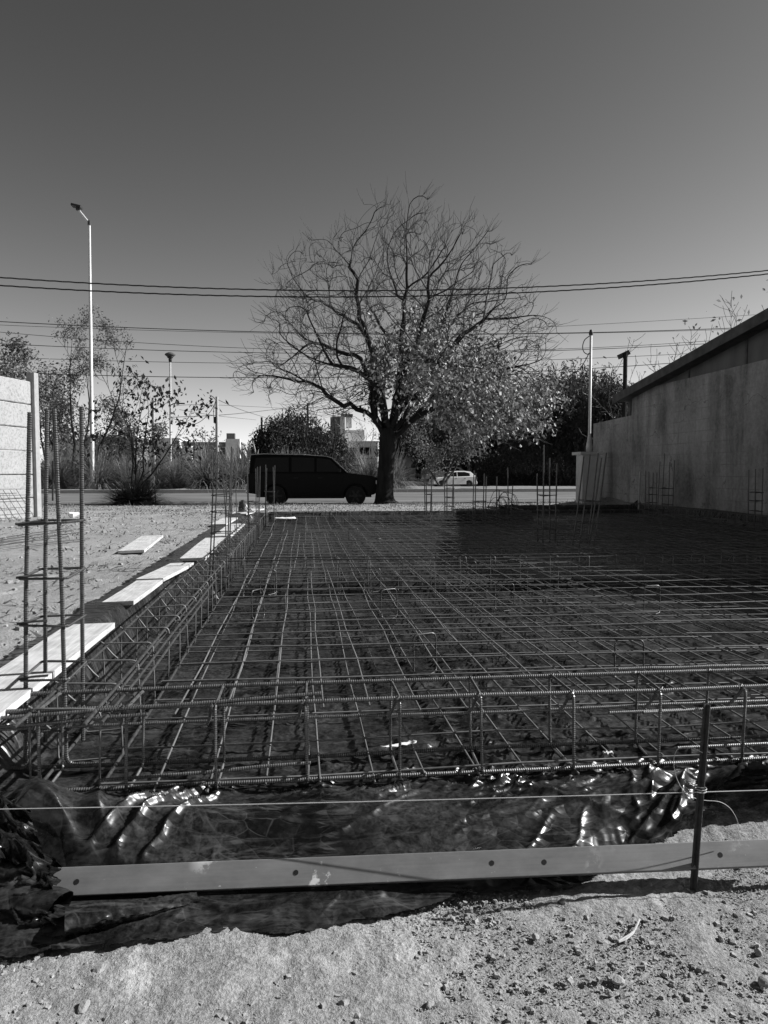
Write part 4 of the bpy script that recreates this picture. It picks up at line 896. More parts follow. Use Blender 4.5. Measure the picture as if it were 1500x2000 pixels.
# ---- the big half-bare tree
TD = 26.0; tb = PD(752, 978, TD)
tree = thing('big_tree', 'large spreading half bare tree in the middle with pale leaves low on its right side', 'tree', (tb.x, tb.y, gz(tb.x, tb.y) - 0.1))
rg = random.Random(8); S = TD / F
def TP(u, v_, dd=0.0): return PD(u, v_, TD + dd)
crop = lambda x, y: (450 + x / 2.143, 360 + y / 2.143)
trunk = MB(); tp = [TP(752, 984), TP(751, 968), TP(753, 930), TP(756, 890), TP(758, 862), TP(760, 838)]
n0 = 9
trunk.tube(spline(tp, 4), [0.50, 0.42, 0.37, 0.34, 0.32, 0.31, 0.30, 0.29, 0.29, 0.29, 0.29, 0.29, 0.29, 0.30, 0.30, 0.31, 0.31, 0.32, 0.31, 0.30, 0.27][:len(spline(tp, 4))], 14)
limbs = MB(); twigs = MB(); tips = []
LIMBS = [  # (points in the limb's own crop frame, depth swing, start radius)
    ([(655, 1080), (620, 1010), (570, 955), (500, 930), (440, 915), (380, 860), (250, 790), (130, 800), (20, 815)], -1.2, 0.16),
    ([(640, 1040), (600, 960), (585, 840), (545, 730), (420, 690), (290, 640), (150, 600), (60, 565)], 1.5, 0.17),
    ([(640, 1040), (600, 930), (590, 700), (545, 560), (520, 370), (460, 290), (350, 210), (230, 175)], -2.0, 0.17),
    ([(660, 1040), (620, 900), (600, 700), (500, 560), (330, 480), (190, 470), (120, 440)], 2.6, 0.13),
    ([(665, 1040), (690, 900), (720, 600), (725, 500), (680, 420), (640, 250), (580, 60)], 0.8, 0.2),
    ([(670, 1040), (700, 900), (725, 560), (740, 400), (748, 200), (765, 30)], -0.8, 0.18),
    ([(670, 1040), (715, 900), (740, 700), (860, 620), (920, 470), (1000, 290), (1030, 95)], 1.6, 0.18),
    ([(675, 1050), (740, 950), (820, 800), (900, 700), (1050, 580), (1200, 510), (1320, 440)], -1.8, 0.17),
    ([(675, 1060), (760, 970), (850, 880), (1000, 700), (1200, 640), (1370, 615)], 2.2, 0.16),
    ([(680, 1070), (770, 980), (900, 900), (1080, 800), (1230, 830), (1370, 860)], -1.6, 0.15),
    ([(660, 1040), (640, 850), (660, 650), (560, 480), (430, 300), (400, 130)], 3.2, 0.14),
    ([(670, 1040), (700, 860), (790, 640), (830, 440), (860, 280), (830, 130)], -3.2, 0.15),
    ([(675, 1040), (730, 860), (880, 640), (1020, 480), (1150, 330), (1210, 250)], 3.4, 0.14),
    ([(660, 1050), (640, 900), (560, 800), (440, 760), (330, 740), (210, 640)], -3.4, 0.13),
    ([(670, 1050), (700, 950), (760, 820), (820, 740), (930, 760), (1080, 880), (1150, 960)], -3.0, 0.13),
    ([(670, 1050), (720, 930), (830, 800), (960, 760), (1120, 740), (1260, 700)], 3.8, 0.13)]
nodes = []; par = []
def addn(p_, q_): nodes.append(np.array(p_)); par.append(q_); return len(nodes) - 1
root = addn(TP(*crop(668, 1060)), -1)
for pts, dep, r0 in LIMBS:
    W = []; m = len(pts)
    for i, (x, y) in enumerate(pts): u, v_ = crop(x, y); W.append(TP(u, v_, dep * (i / (m - 1))**0.9))
    sp = spline(W, 4); sp = sp[:int(len(sp) * (0.70 if len(pts) > 6 else 0.66))]; last = root; prev = sp[0]; first = True
    for p_ in sp:
        if not first and (p_ - prev).length < 0.16: continue
        if (Vector(nodes[last]) - p_).length > 0.45:
            last = addn(Vector(nodes[last]).lerp(p_, 0.5) + Vector((rg.gauss(0, .03), rg.gauss(0, .03), rg.gauss(0, .03))), last)
        last = addn(p_ + Vector((rg.gauss(0, .035), rg.gauss(0, .035), rg.gauss(0, .035))), last); prev = p_; first = False
rn = np.random.default_rng(3)
# crown outline: radius of the crown for each direction about its heart, as seen from the lot
heart = np.array(TP(770, 735)); mpp = TD / F
ca = np.radians([-40, -20, -5, 10, 30, 50, 70, 90, 110, 130, 150, 170, 185, 200, 220]); cr = np.array([230, 340, 345, 335, 330, 340, 345, 350, 325, 325, 320, 330, 320, 215, 130]) * mpp
A_ = rn.uniform(-1, 1, (24000, 3)); A_ = A_[np.linalg.norm(A_, axis=1) < 1]
right3 = np.array(_r); fwd3 = np.array(_f)
ang_ = np.arctan2(A_[:, 2], A_[:, 0]); ang_ = np.where(ang_ < np.radians(-90), ang_ + 2 * np.pi, ang_)
Rr = np.interp(ang_, ca, cr) * (0.90 + 0.22 * perlin(ang_ * 3.2, A_[:, 1] * 2, 6))
okk = (ang_ > np.radians(-40)) & (ang_ < np.radians(220)); rad_ = np.linalg.norm(A_, axis=1)
okk &= rad_ > 0.16
A_ = (heart + A_[:, :1] * Rr[:, None] * right3 + A_[:, 2:] * Rr[:, None] * np.array([0, 0, 1.0]) + A_[:, 1:2] * 4.6 * fwd3)[okk]; A_ = A_[perlin(A_[:, 0] * 0.8, A_[:, 2] * 0.8, 15) + 0.6 * perlin(A_[:, 1] * 0.8, A_[:, 2] * 0.8, 16) > -0.22][:5600]
KILL, INF, STEP = 0.26, 1.35, 0.20
N_ = np.array(nodes); near_d = np.full(len(A_), 1e9); near_i = np.zeros(len(A_), int); alive = np.ones(len(A_), bool)
def upd(start):
    global near_d, near_i
    B_ = np.array(nodes[start:]); ai = np.where(alive)[0]
    for c0 in range(0, len(B_), 400):
        D2 = np.linalg.norm(A_[ai][:, None] - B_[None, c0:c0 + 400], axis=2); k_ = D2.argmin(1); d_ = D2[np.arange(len(ai)), k_]; bt = d_ < near_d[ai]
        near_d[ai[bt]] = d_[bt]; near_i[ai[bt]] = start + c0 + k_[bt]
upd(0)
nch = {}
for it in range(70):
    ai = np.where(alive & (near_d < INF))[0]
    if len(ai) == 0: break
    acc = {}
    dv = A_[ai] - np.array(nodes)[near_i[ai]]; dv /= np.linalg.norm(dv, axis=1)[:, None] + 1e-9
    for k_, d_ in zip(near_i[ai], dv):
        acc[k_] = acc.get(k_, 0) + d_
    st0 = len(nodes)
    for k_, d_ in acc.items():
        if nch.get(k_, 0) >= 3: continue
        g = nodes[k_] - nodes[par[k_]] if par[k_] >= 0 else np.array([0, 0, 1.0]); g = g / (np.linalg.norm(g) + 1e-9)
        d_ = d_ / (np.linalg.norm(d_) + 1e-9) + 0.95 * g + np.array([0, 0, 0.12]) + 0.45 * (nodes[k_] - heart) / (np.linalg.norm(nodes[k_] - heart) + .5) + rn.normal(size=3) * 0.10
        addn(nodes[k_] + d_ / np.linalg.norm(d_) * STEP, k_); nch[k_] = nch.get(k_, 0) + 1
    if len(nodes) == st0 or len(nodes) > 16000: break
    upd(st0); alive &= near_d > KILL
kids = [[] for _ in nodes]
for i, p_ in enumerate(par):
    if p_ >= 0: kids[p_].append(i)
rad = np.zeros(len(nodes))
for i in range(len(nodes) - 1, -1, -1):
    rad[i] = 0.0075 if not kids[i] else sum(rad[k_]**2.25 for k_ in kids[i])**(1 / 2.25)
sc_ = 0.30 / rad[root]; rad = np.where(rad > 0.02, 0.02 + (rad - 0.02) * max(0.2, min(1.5, (0.30 - .02) / (rad[root] - .02))), rad)
stack = [(root, None)]; VN = [Vector(n_) for n_ in nodes]
while stack:
    st, pv = stack.pop(); ch_ = [st] if pv is None else [pv, st]
    while kids[ch_[-1]]:
        ks = sorted(kids[ch_[-1]], key=lambda k_: -rad[k_])
        for k_ in ks[1:]: stack.append((k_, ch_[-1]))
        ch_.append(ks[0])
    rr = [min(rad[k_], rad[ch_[min(1, len(ch_) - 1)]]) if q_ == 0 else rad[k_] for q_, k_ in enumerate(ch_)]
    big = rr[0] > 0.03; (limbs if big else twigs).tube([VN[k_] for k_ in ch_], rr, 7 if big else 3, cap=False)
    # long fine shoots at the ends
    e_ = VN[ch_[-1]]; g = (e_ - VN[ch_[-2]]).normalized() if len(ch_) > 1 else Vector((0, 0, 1))
    for q_ in range(2):
        og = Vector(np.array(e_) - heart).normalized(); d_ = (g * .6 + og * .7 + Vector((rg.gauss(0, .4), rg.gauss(0, .4), rg.gauss(0, .3) + .3))).normalized(); L_ = rg.uniform(.2, .75)
        m1 = e_ + d_ * L_ * .5; twigs.tube([e_, m1, m1 + (d_ + Vector((rg.gauss(0, .2), rg.gauss(0, .2), .2))).normalized() * L_ * .5], [.007, .006, .004], 3, cap=False)
part('trunk', trunk, 'bark', tree, True); part('limb', limbs, 'bark', tree, True); part('twigs', twigs, 'twig', tree, False, 'stuff')
# leaves: low right mass, thinning upwards
Pn = []; rgn = np.random.default_rng(12); NA = np.array(nodes)
poly_c = [(1060, 880, 230, 130, 3000), (900, 800, 230, 170, 3600), (1000, 930, 210, 90, 2400), (760, 760, 170, 190, 1900), (820, 640, 190, 130, 1300), (1230, 890, 150, 90, 1300), (1330, 920, 90, 70, 450), (1180, 980, 130, 60, 700), (1100, 770, 150, 90, 900), (640, 800, 120, 170, 450), (1010, 700, 140, 90, 500)]
for (x, y, rx, ry, n) in poly_c:
    # leaves sit in small bunches
    nb_ = n // 10; a = rgn.normal(size=(nb_, 3)) * 0.5; a = a[np.abs(a).max(1) < 1.15]
    for q_ in a:
        u, v_ = crop(x + q_[0] * rx, y + q_[1] * ry); c_ = np.array(TP(u, v_, q_[2] * 4.2 - 0.6))
        dn = np.linalg.norm(NA - c_, axis=1); k_ = dn.argmin()
        if dn[k_] < 0.9: c_ = NA[k_] + (c_ - NA[k_]) * 0.25          # leaves hang from the twigs
        elif rgn.random() < 0.5: continue
        m = rgn.integers(5, 16); Pn.append(c_[None] + rgn.normal(size=(m, 3)) * np.array([0.13, 0.13, 0.20]) - np.array([0, 0, 0.12]))
Pn = np.concatenate(Pn); V_, Q_ = leaf_quads(Pn, 0.15, 5, 0.9, 1.8)
off = np.array(tree.location); link('leaves', npmesh('leaves', V_ - off, Q_, 'leaf_pale', False), tree, kind='stuff')

# ---- weeping pepper trees
def pepper(label, u, vb, D, rx, h_top_v, seed, mat='leaf_pepper', base_frac=0.12, strands=1500, group='weeping evergreen trees across the street', trunk_vis=True):
    b = PD(u, vb, D); top = PD(u, h_top_v, D).z; z0 = gz(b.x, b.y); H = top - z0
    t_ = thing('weeping_tree', label, 'tree', (b.x, b.y, z0), 0, group); rg = random.Random(seed); rn = np.random.default_rng(seed)
    tk = MB(); tk.tube([(0, 0, -0.1), (0.1, 0, H * .2), (-0.1, 0.1, H * .4), (0.2, 0, H * .6)], [0.35, 0.28, 0.22, 0.1], 8)
    for i in range(6):
        a = i * 1.05; tk.tube([(0, 0, H * .3), (math.cos(a) * rx * .3, math.sin(a) * rx * .3, H * .55), (math.cos(a) * rx * .6, math.sin(a) * rx * .6, H * .72)], [0.16, 0.1, 0.04], 5)
    link('trunk', tk.mesh('trunk', 'bark', smooth=True), t_)
    # lumpy dome; strands hang from it
    n = strands; th = np.arccos(rn.uniform(0.0, 1, n)); ph = rn.uniform(0, 2 * np.pi, n); rr = rn.uniform(0.35, 1.0, n)**0.5
    lump = 1 + 0.22 * perlin(np.cos(ph) * 1.8 + seed, np.sin(ph) * 1.8 + th * 1.5, seed) + 0.12 * perlin(ph * 3, th * 4, seed + 1)
    x = np.sin(th) * np.cos(ph) * rr * rx * lump; y = np.sin(th) * np.sin(ph) * rr * rx * lump; z = H * 0.42 + np.cos(th) * rr * H * 0.58 * lump
    Ln = rn.uniform(0.12, 0.42, n) * H * (0.5 + 0.6 * np.sin(th)); P = []
    m = 13
    for k_ in range(m):
        f_ = (k_ + rn.random(n)) / m; zz = z - Ln * f_; ok = zz > H * base_frac
        out = 1 + 0.12 * np.sin(f_ * 1.6)
        P.append(np.stack([x * out + rn.normal(size=n) * 0.09, y * out + rn.normal(size=n) * 0.09, zz], -1)[ok])
    P = np.concatenate(P); V_, Q_ = leaf_quads(P, 0.34, seed, 1.3, 3.6)
    link('crown', npmesh('crown', V_, Q_, mat, False), t_, kind='stuff'); return t_
pepper('round dark weeping tree behind the black vehicle', 570, 930, 62, 3.6, 800, 21, 'leaf_dark', 0.1, 1700)
pepper('smaller weeping tree right of the round dark one, beside the white house', 640, 930, 66, 1.9, 836, 22, 'leaf_pepper', 0.1, 800)
pepper('tall weeping tree behind the gate pillar and mast', 1120, 950, 54, 4.6, 712, 23, 'leaf_pepper', 0.14, 2600)
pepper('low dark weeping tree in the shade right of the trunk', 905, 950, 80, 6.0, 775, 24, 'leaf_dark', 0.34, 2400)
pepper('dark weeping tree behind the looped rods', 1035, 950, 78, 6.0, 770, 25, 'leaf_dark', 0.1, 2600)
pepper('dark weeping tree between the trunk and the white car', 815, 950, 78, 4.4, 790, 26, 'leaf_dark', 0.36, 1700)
pepper('weeping tree at the end of the yard wall', 1195, 950, 48, 3.0, 738, 27, 'leaf_pepper', 0.1, 1600)
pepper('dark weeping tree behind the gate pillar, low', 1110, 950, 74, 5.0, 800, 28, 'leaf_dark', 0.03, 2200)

# ---- bare and thin trees
def thin_tree(label, u, vb, D, top_v, spread, seed, leaves, lsize, leafm, name='bare_tree', stems=3, levels=3, tm='twig', nb=(5, 7), up=0.12, r0=0.12, rmin=0.009, droop=0.3, group=None):
    b = PD(u, vb, D); z0 = gz(b.x, b.y); H = PD(u, top_v, D).z - z0; rg = random.Random(seed)
    t_ = thing(name, label, 'tree', (b.x, b.y, z0), 0, group); mb = MB(); tips = []
    for i in range(stems):
        a = i * 6.283 / stems + rg.uniform(-.4, .4); d = Vector((math.cos(a) * spread, math.sin(a) * spread, 1)).normalized()
        pts = [Vector((0, 0, -0.05))]; p = pts[0]
        for k_ in range(6): d = (d + Vector((rg.gauss(0, .2), rg.gauss(0, .2), .06))).normalized(); p = p + d * H * rg.uniform(.125, .165); pts.append(p)
        mb.tube(pts, [r0 * .8 * (1 - k_ / 6)**1.2 + rmin for k_ in range(7)], 6); side(mb, pts, r0 * .45, rmin, H * .75, 1, levels, rg, up, tips, 0.75, nb, 0.2, rmin, 0.2, (0.3, 0.6))
    link('branches', mb.mesh('branches', tm), t_)
    if leaves:
        rn = np.random.default_rng(seed); T = np.array([tuple(x) for x in tips]); P = T[rn.integers(0, len(T), leaves)] + rn.normal(size=(leaves, 3)) * lsize * 1.3
        V_, Q_ = leaf_quads(P, lsize, seed, droop, 2.0); link('leaves', npmesh('leaves', V_, Q_, leafm, False), t_, kind='stuff')
    return t_
thin_tree('tall thin tree with fine sparse leaves behind the tall street lamp', 150, 930, 40, 610, 0.35, 31, 6500, 0.13, 'leaf_mid', 'thin_tree', 3, 3, 'bark', (7, 9), 0.10, 0.13, 0.010)
thin_tree('leafy tree behind the end of the white wall', 95, 930, 44, 700, 0.35, 32, 5200, 0.20, 'leaf_mid', 'leafy_tree', 3, 3, 'bark', (6, 8))
thin_tree('leafy tree crown above the white wall at the left edge', -10, 930, 36, 655, 0.35, 33, 5200, 0.2, 'leaf_mid', 'leafy_tree', 3, 3, 'bark', (6, 8))
thin_tree('young multi stemmed tree with a few large dark leaves near the verge', 258, 972, 22.5, 722, 0.38, 34, 620, 0.17, 'leaf_dark', 'young_tree', 5, 2, 'bark', (4, 6), 0.10, 0.045, 0.006, 0.9)
thin_tree('small bare tree with drooping twigs left of the big trunk', 628, 930, 46, 772, 0.4, 35, 300, 0.14, 'leaf_mid', 'bare_tree', 3, 3, 'bark', (5, 6), 0.02, 0.13, 0.010)
thin_tree('small bare pale tree beside the white house', 720, 930, 58, 818, 0.45, 36, 250, 0.14, 'leaf_mid', 'bare_tree', 4, 3, 'twig_pale', (5, 6), 0.05, 0.09, 0.012)
thin_tree('leafy street tree with bent trunk beside the white car', 862, 950, 58, 800, 0.45, 37, 3000, 0.25, 'leaf_mid', 'street_tree', 3, 3, 'twig', (5, 7), 0.05, 0.13, 0.012)
thin_tree('bare shoots with a few leaves rising above the roof at the right edge', 1440, 800, 24, 528, 0.5, 38, 160, 0.17, 'leaf_mid', 'bare_tree', 5, 3, 'twig', (5, 6), 0.20, 0.07, 0.007)
thin_tree('thin bare twigs above the roof right of the dark pole', 1290, 800, 30, 640, 0.55, 39, 60, 0.12, 'leaf_mid', 'bare_tree', 5, 3, 'twig', (5, 7), 0.16, 0.03, 0.008)
thin_tree('leafy shrub tree behind the young tree on the median', 215, 935, 46, 770, 0.5, 40, 4000, 0.2, 'leaf_mid', 'shrub_tree', 4, 3, 'bark', (5, 7))
thin_tree('bare shrub beside the concrete utility pole', 390, 920, 47, 840, 0.6, 41, 1500, 0.18, 'leaf_mid', 'shrub_tree', 5, 3, 'twig', (5, 6))

# ---- pampas tufts on the median
def tuft_mesh(seed, n, L, mat='grass_blade'):
    rn = np.random.default_rng(seed); a = rn.uniform(0, 2 * np.pi, n); lean = rn.uniform(0.05, 2.3, n)**0.8; l = L * rn.uniform(.55, 1.0, n); b = np.stack([rn.normal(size=n) * .12, rn.normal(size=n) * .12, np.zeros(n)], -1)
    K = 5; rows = []
    side_ = np.stack([-np.sin(a), np.cos(a), np.zeros(n)], -1)
    p = b.copy(); ln = lean * 0.35
    rows.append((p.copy(), 0.011))
    for k_ in range(1, K):
        ln = ln + lean * 0.30; step = (l / (K - 1))[:, None]; p = p + step * np.stack([np.cos(a) * np.sin(ln), np.sin(a) * np.sin(ln), np.cos(ln)], -1); rows.append((p.copy(), 0.017 * (1 - k_ / K)))
    V_ = np.stack([q_ for (pp, w) in rows for q_ in (pp - side_ * w, pp + side_ * w)], 1)
    Q1 = np.array([[2 * k_, 2 * k_ + 1, 2 * k_ + 3, 2 * k_ + 2] for k_ in range(K - 1)]); Q_ = (Q1[None] + (np.arange(n) * 2 * K)[:, None, None]).reshape(-1, 4)
    return npmesh('blades', V_.reshape(-1, 3), Q_, mat, False)
tm_ = [tuft_mesh(50 + i, 1100, 2.0) for i in range(3)]
tufts = [(30, 37.6, 0.9, 'at the left behind the white wall'), (110, 37.4, 1.0, 'behind the column cage at the left'), (190, 37.2, 1.05, 'at the foot of the tall street lamp'), (245, 38.6, 0.9, 'behind the young tree'), (300, 37.4, 1.0, 'at the foot of the park lamp'),
         (345, 38.2, 0.85, 'right of the park lamp'), (408, 37.2, 1.12, 'below the concrete utility pole'), (465, 37.6, 1.05, 'just left of the black vehicle'), (560, 38, 1.0, 'hidden mostly behind the black vehicle'), (768, 37.8, 1.0, 'just right of the big trunk'), (720, 38.4, 0.9, 'just left of the big trunk')]
for i, (u, D_, sc, w) in enumerate(tufts):
    pt = PD(u, 955, D_); o = thing('grass_tuft', 'arching clump of tall ornamental grass ' + w, 'grass clump', (pt.x, pt.y, -0.02), i * 1.3, 'tall grass clumps on the median'); o.scale = (sc * 1.15,) * 3
    link('blades', tm_[i % 3], o, kind='stuff')
pt = PD(262, 978, 21.5); o = thing('grass_tuft', 'dark low straggly grass clump at the foot of the young tree', 'grass clump', (pt.x, pt.y, gz(pt.x, pt.y) - 0.02)); o.scale = (1.35, 1.0, 0.62)
link('blades', tuft_mesh(61, 1800, 1.35, 'leaf_dark'), o, kind='stuff')
# pale plumes
pt = PD(488, 930, 41); o = thing('pampas_plumes', 'pale feathery grass plumes left of the black vehicle', 'grass plumes', (pt.x, pt.y, 0)); rg = random.Random(9); mb = MB()
for i in range(26):
    a = rg.uniform(-.9, .9); h = rg.uniform(1.7, 2.6); x = rg.uniform(-.5, .5); mb.tube([(x, rg.uniform(-.3, .3), 0.2), (x + a * .25, 0, h * .6), (x + a * .5, 0, h * .8), (x + a * .75, 0, h)], [0.008, 0.01, 0.05, 0.008], 5)
link('plumes', mb.mesh('plumes', 'plume', smooth=True), o)

# ================================================================== LAMPS, POLES, WIRES
LD = 36.6; a = PD(181, 955, LD); b = PD(174.5, 436, LD); e = PD(152, 408, LD)
lamp = thing('street_lamp', 'tall slim street lamp with an angled arm and flat head at the left', 'street lamp', (a.x, a.y, 0))
mb = MB(); k1 = a.lerp(b, 0.33); k2 = a.lerp(b, 0.66)
mb.tube([a, a.lerp(b, .02), k1, k1 + Vector((0, 0, .02)), k2, k2 + Vector((0, 0, .02)), b], [0.13, 0.105, 0.10, 0.085, 0.08, 0.068, 0.06], 10); part('mast', mb, 'pole_paint', lamp, True)
mb = MB(); mb.tube([b - Vector((0, 0, .1)), b + Vector((0, 0, .12))], 0.085, 8); part('collar', mb, 'lamp_dark', lamp)
mb = MB(); mb.tube([b, e], 0.05, 8); part('arm', mb, 'pole_paint', lamp, True)
mb = MB(); c_ = PD(150, 404, LD); rot = Matrix.Rotation(R(12), 3, 'Y'); mb.box(c_ + Vector((0, 0, 0.02)), (0.46, 0.42, 0.10), rot); mb.box(c_ + Vector((0.08, 0, -0.1)), (0.2, 0.2, 0.16), rot); hd = part('lamp_head', mb, 'lamp_dark', lamp)
mb = MB(); mb.box((a.x, a.y, 0.12), (0.34, 0.34, 0.3)); part('base', mb, 'concrete', lamp)
LD2 = 46; a = PD(333, 930, LD2); b = PD(332.5, 706, LD2)
lamp = thing('park_lamp', 'post top lamp with mushroom shaped shade', 'street lamp', (a.x, a.y, -0.1))
mb = MB(); mb.tube([Vector((a.x, a.y, -.2)), b], [0.075, 0.05], 8); part('post', mb, 'pole_paint', lamp, True)
mb = MB(); mb.lathe([(0.09, -0.02), (0.11, 0.12), (0.10, 0.18), (0.17, 0.22), (0.2, 0.30)], tuple(b), 12); part('lantern', mb, 'lamp_dark', lamp, True)
mb = MB(); mb.lathe([(0.20, 0.30), (0.34, 0.40), (0.30, 0.47), (0.12, 0.56), (0.02, 0.58)], tuple(b), 14); part('shade', mb, 'roof_dark', lamp, True)
mb = MB(); q_ = PD(333, 791, LD2); q2 = PD(352, 788, LD2); mb.tube([q_, q_.lerp(q2, .6) + Vector((0, 0, .08)), q2], 0.035, 6); mb.box(q2 + Vector((.1, 0, 0)), (.35, .15, .07)); part('side_arm', mb, 'lamp_dark', lamp)
a = PD(424, 930, 48); b = PD(423.5, 775, 48)
up_ = thing('utility_pole', 'pale concrete utility pole left of the black vehicle', 'pole', (a.x, a.y, -0.2)); mb = MB(); mb.tube([Vector((a.x, a.y, -.3)), b], [0.13, 0.09], 10); part('shaft', mb, 'pole_concrete', up_, True)
mb = MB(); mb.box(PD(420, 820, 47.8), (.18, .15, .4)); mb.tube(spline([PD(422, 780, 47.8), PD(418, 795, 47.8), PD(417, 812, 47.8), PD(420, 828, 47.8)]), 0.02, 5); part('junction_box', mb, 'lamp_dark', up_)
a = PD(301, 930, 50); b = PD(299, 777, 50); up2 = thing('utility_pole', 'pale post behind the young tree', 'pole', (a.x, a.y, -0.2)); mb = MB(); mb.tube([Vector((a.x, a.y, -.3)), b], [0.14, 0.10], 8); part('shaft', mb, 'pole_concrete', up2, True)
for (u, v0, v1, D_, lab) in ((511, 830, 815, 75, 'dark pole top above the round weeping tree'), (601, 830, 788, 80, 'dark pole behind the small bare tree')):
    a = PD(u, v0, D_); b = PD(u, v1, D_); o = thing('dark_pole', lab, 'pole', (a.x, a.y, -.5)); part('shaft', MB().tube([Vector((a.x, a.y, -.5)), b], [.14, .1], 8), 'bark', o)
o = thing('verge_post', 'thin dark post on the verge right of the white wall', 'post', PD(103, 975, 24)); a = PD(103, 978, 24); part('shaft', MB().tube([a, PD(103, 900, 24)], 0.03, 6), 'lamp_dark', o)
def wire(label, px, D, r, mat='cable_black', twist=False, ext=(-700, 2200), group='overhead wires'):
    pts = [PY(u, v_, D) for u, v_ in px]; xs_ = np.array([p_.x for p_ in pts]); zs_ = np.array([p_.z for p_ in pts]); c_ = np.polyfit(xs_, zs_, min(2, len(px) - 1))
    x0, x1 = PY(ext[0], 900, D).x, PY(ext[1], 900, D).x; n = 90 if not twist else 900
    P = [Vector((x, D + (0.003 * math.cos(x * 17) if twist else 0), float(np.polyval(c_, x)) + (0.0035 * math.sin(x * 17) if twist else 0))) for x in np.linspace(x0, x1, n)]
    link('overhead_wire', MB().tube(P, r, 5).mesh('overhead_wire', mat, smooth=True), None, None, None, label, 'wire', group)
wire('upper of the two thick overhead cables crossing the big tree', [(0, 542), (500, 565), (1000, 562.5), (1500, 528)], 21, 0.019, twist=True)
wire('lower of the two thick overhead cables crossing the big tree', [(0, 557.5), (500, 578.5), (1000, 572.5), (1500, 535)], 21, 0.019, twist=True)
wire('thin wire just below the thick cables', [(0, 628), (500, 648), (1090, 650.5), (1400, 642)], 40, 0.022, 'cable_grey')
wire('faint thin wire close under the first thin wire', [(0, 635), (300, 645), (500, 650), (1090, 652), (1400, 644)], 41, 0.012, 'cable_grey')
wire('thin wire third from the top at the left', [(100, 657), (500, 681), (1100, 681), (1370, 667)], 41, 0.014, 'cable_grey')
wire('thin wire fourth from the top at the left', [(0, 671), (500, 689), (1100, 684), (1370, 672)], 41, 0.018, 'cable_grey')
wire('thin wire behind the park lamp head', [(290, 705), (500, 712), (1100, 700), (1370, 690)], 41, 0.014, 'cable_grey')
wire('pair of thin wires below the park lamp head', [(300, 735), (500, 738.5), (1100, 722), (1370, 705)], 41, 0.02, 'cable_grey')
wire('faint wire rising over the roof at the right', [(1080, 638), (1260, 628), (1440, 617)], 41, 0.011, 'cable_grey', ext=(1000, 2200))
def wire2(label, px, r=0.02):
    link('service_wire', MB().tube(spline([PD(u, v_, D_) for u, v_, D_ in px]), r, 5).mesh('service_wire', 'cable_grey', smooth=True), None, None, None, label, 'wire', 'service wires of the utility pole')
wire2('slack service wire drooping left from the utility pole', [(423, 782, 48), (410, 805, 48), (390, 824, 48), (368, 829, 48), (340, 818, 47)])
wire2('service wire rising right from the utility pole toward the bare tree', [(335, 815, 50), (424, 811, 48), (500, 804, 55), (590, 793, 70)])
wire2('service wire running down right from the utility pole top', [(424, 780, 48), (470, 800, 60), (520, 816, 75)])
wire2('level faint service wire left of the utility pole', [(340, 793, 60), (424, 791, 48), (600, 800, 85)], 0.014)
wire2('low service wire crossing behind the utility pole', [(350, 800, 52), (424, 812, 48), (500, 820, 75)], 0.014)

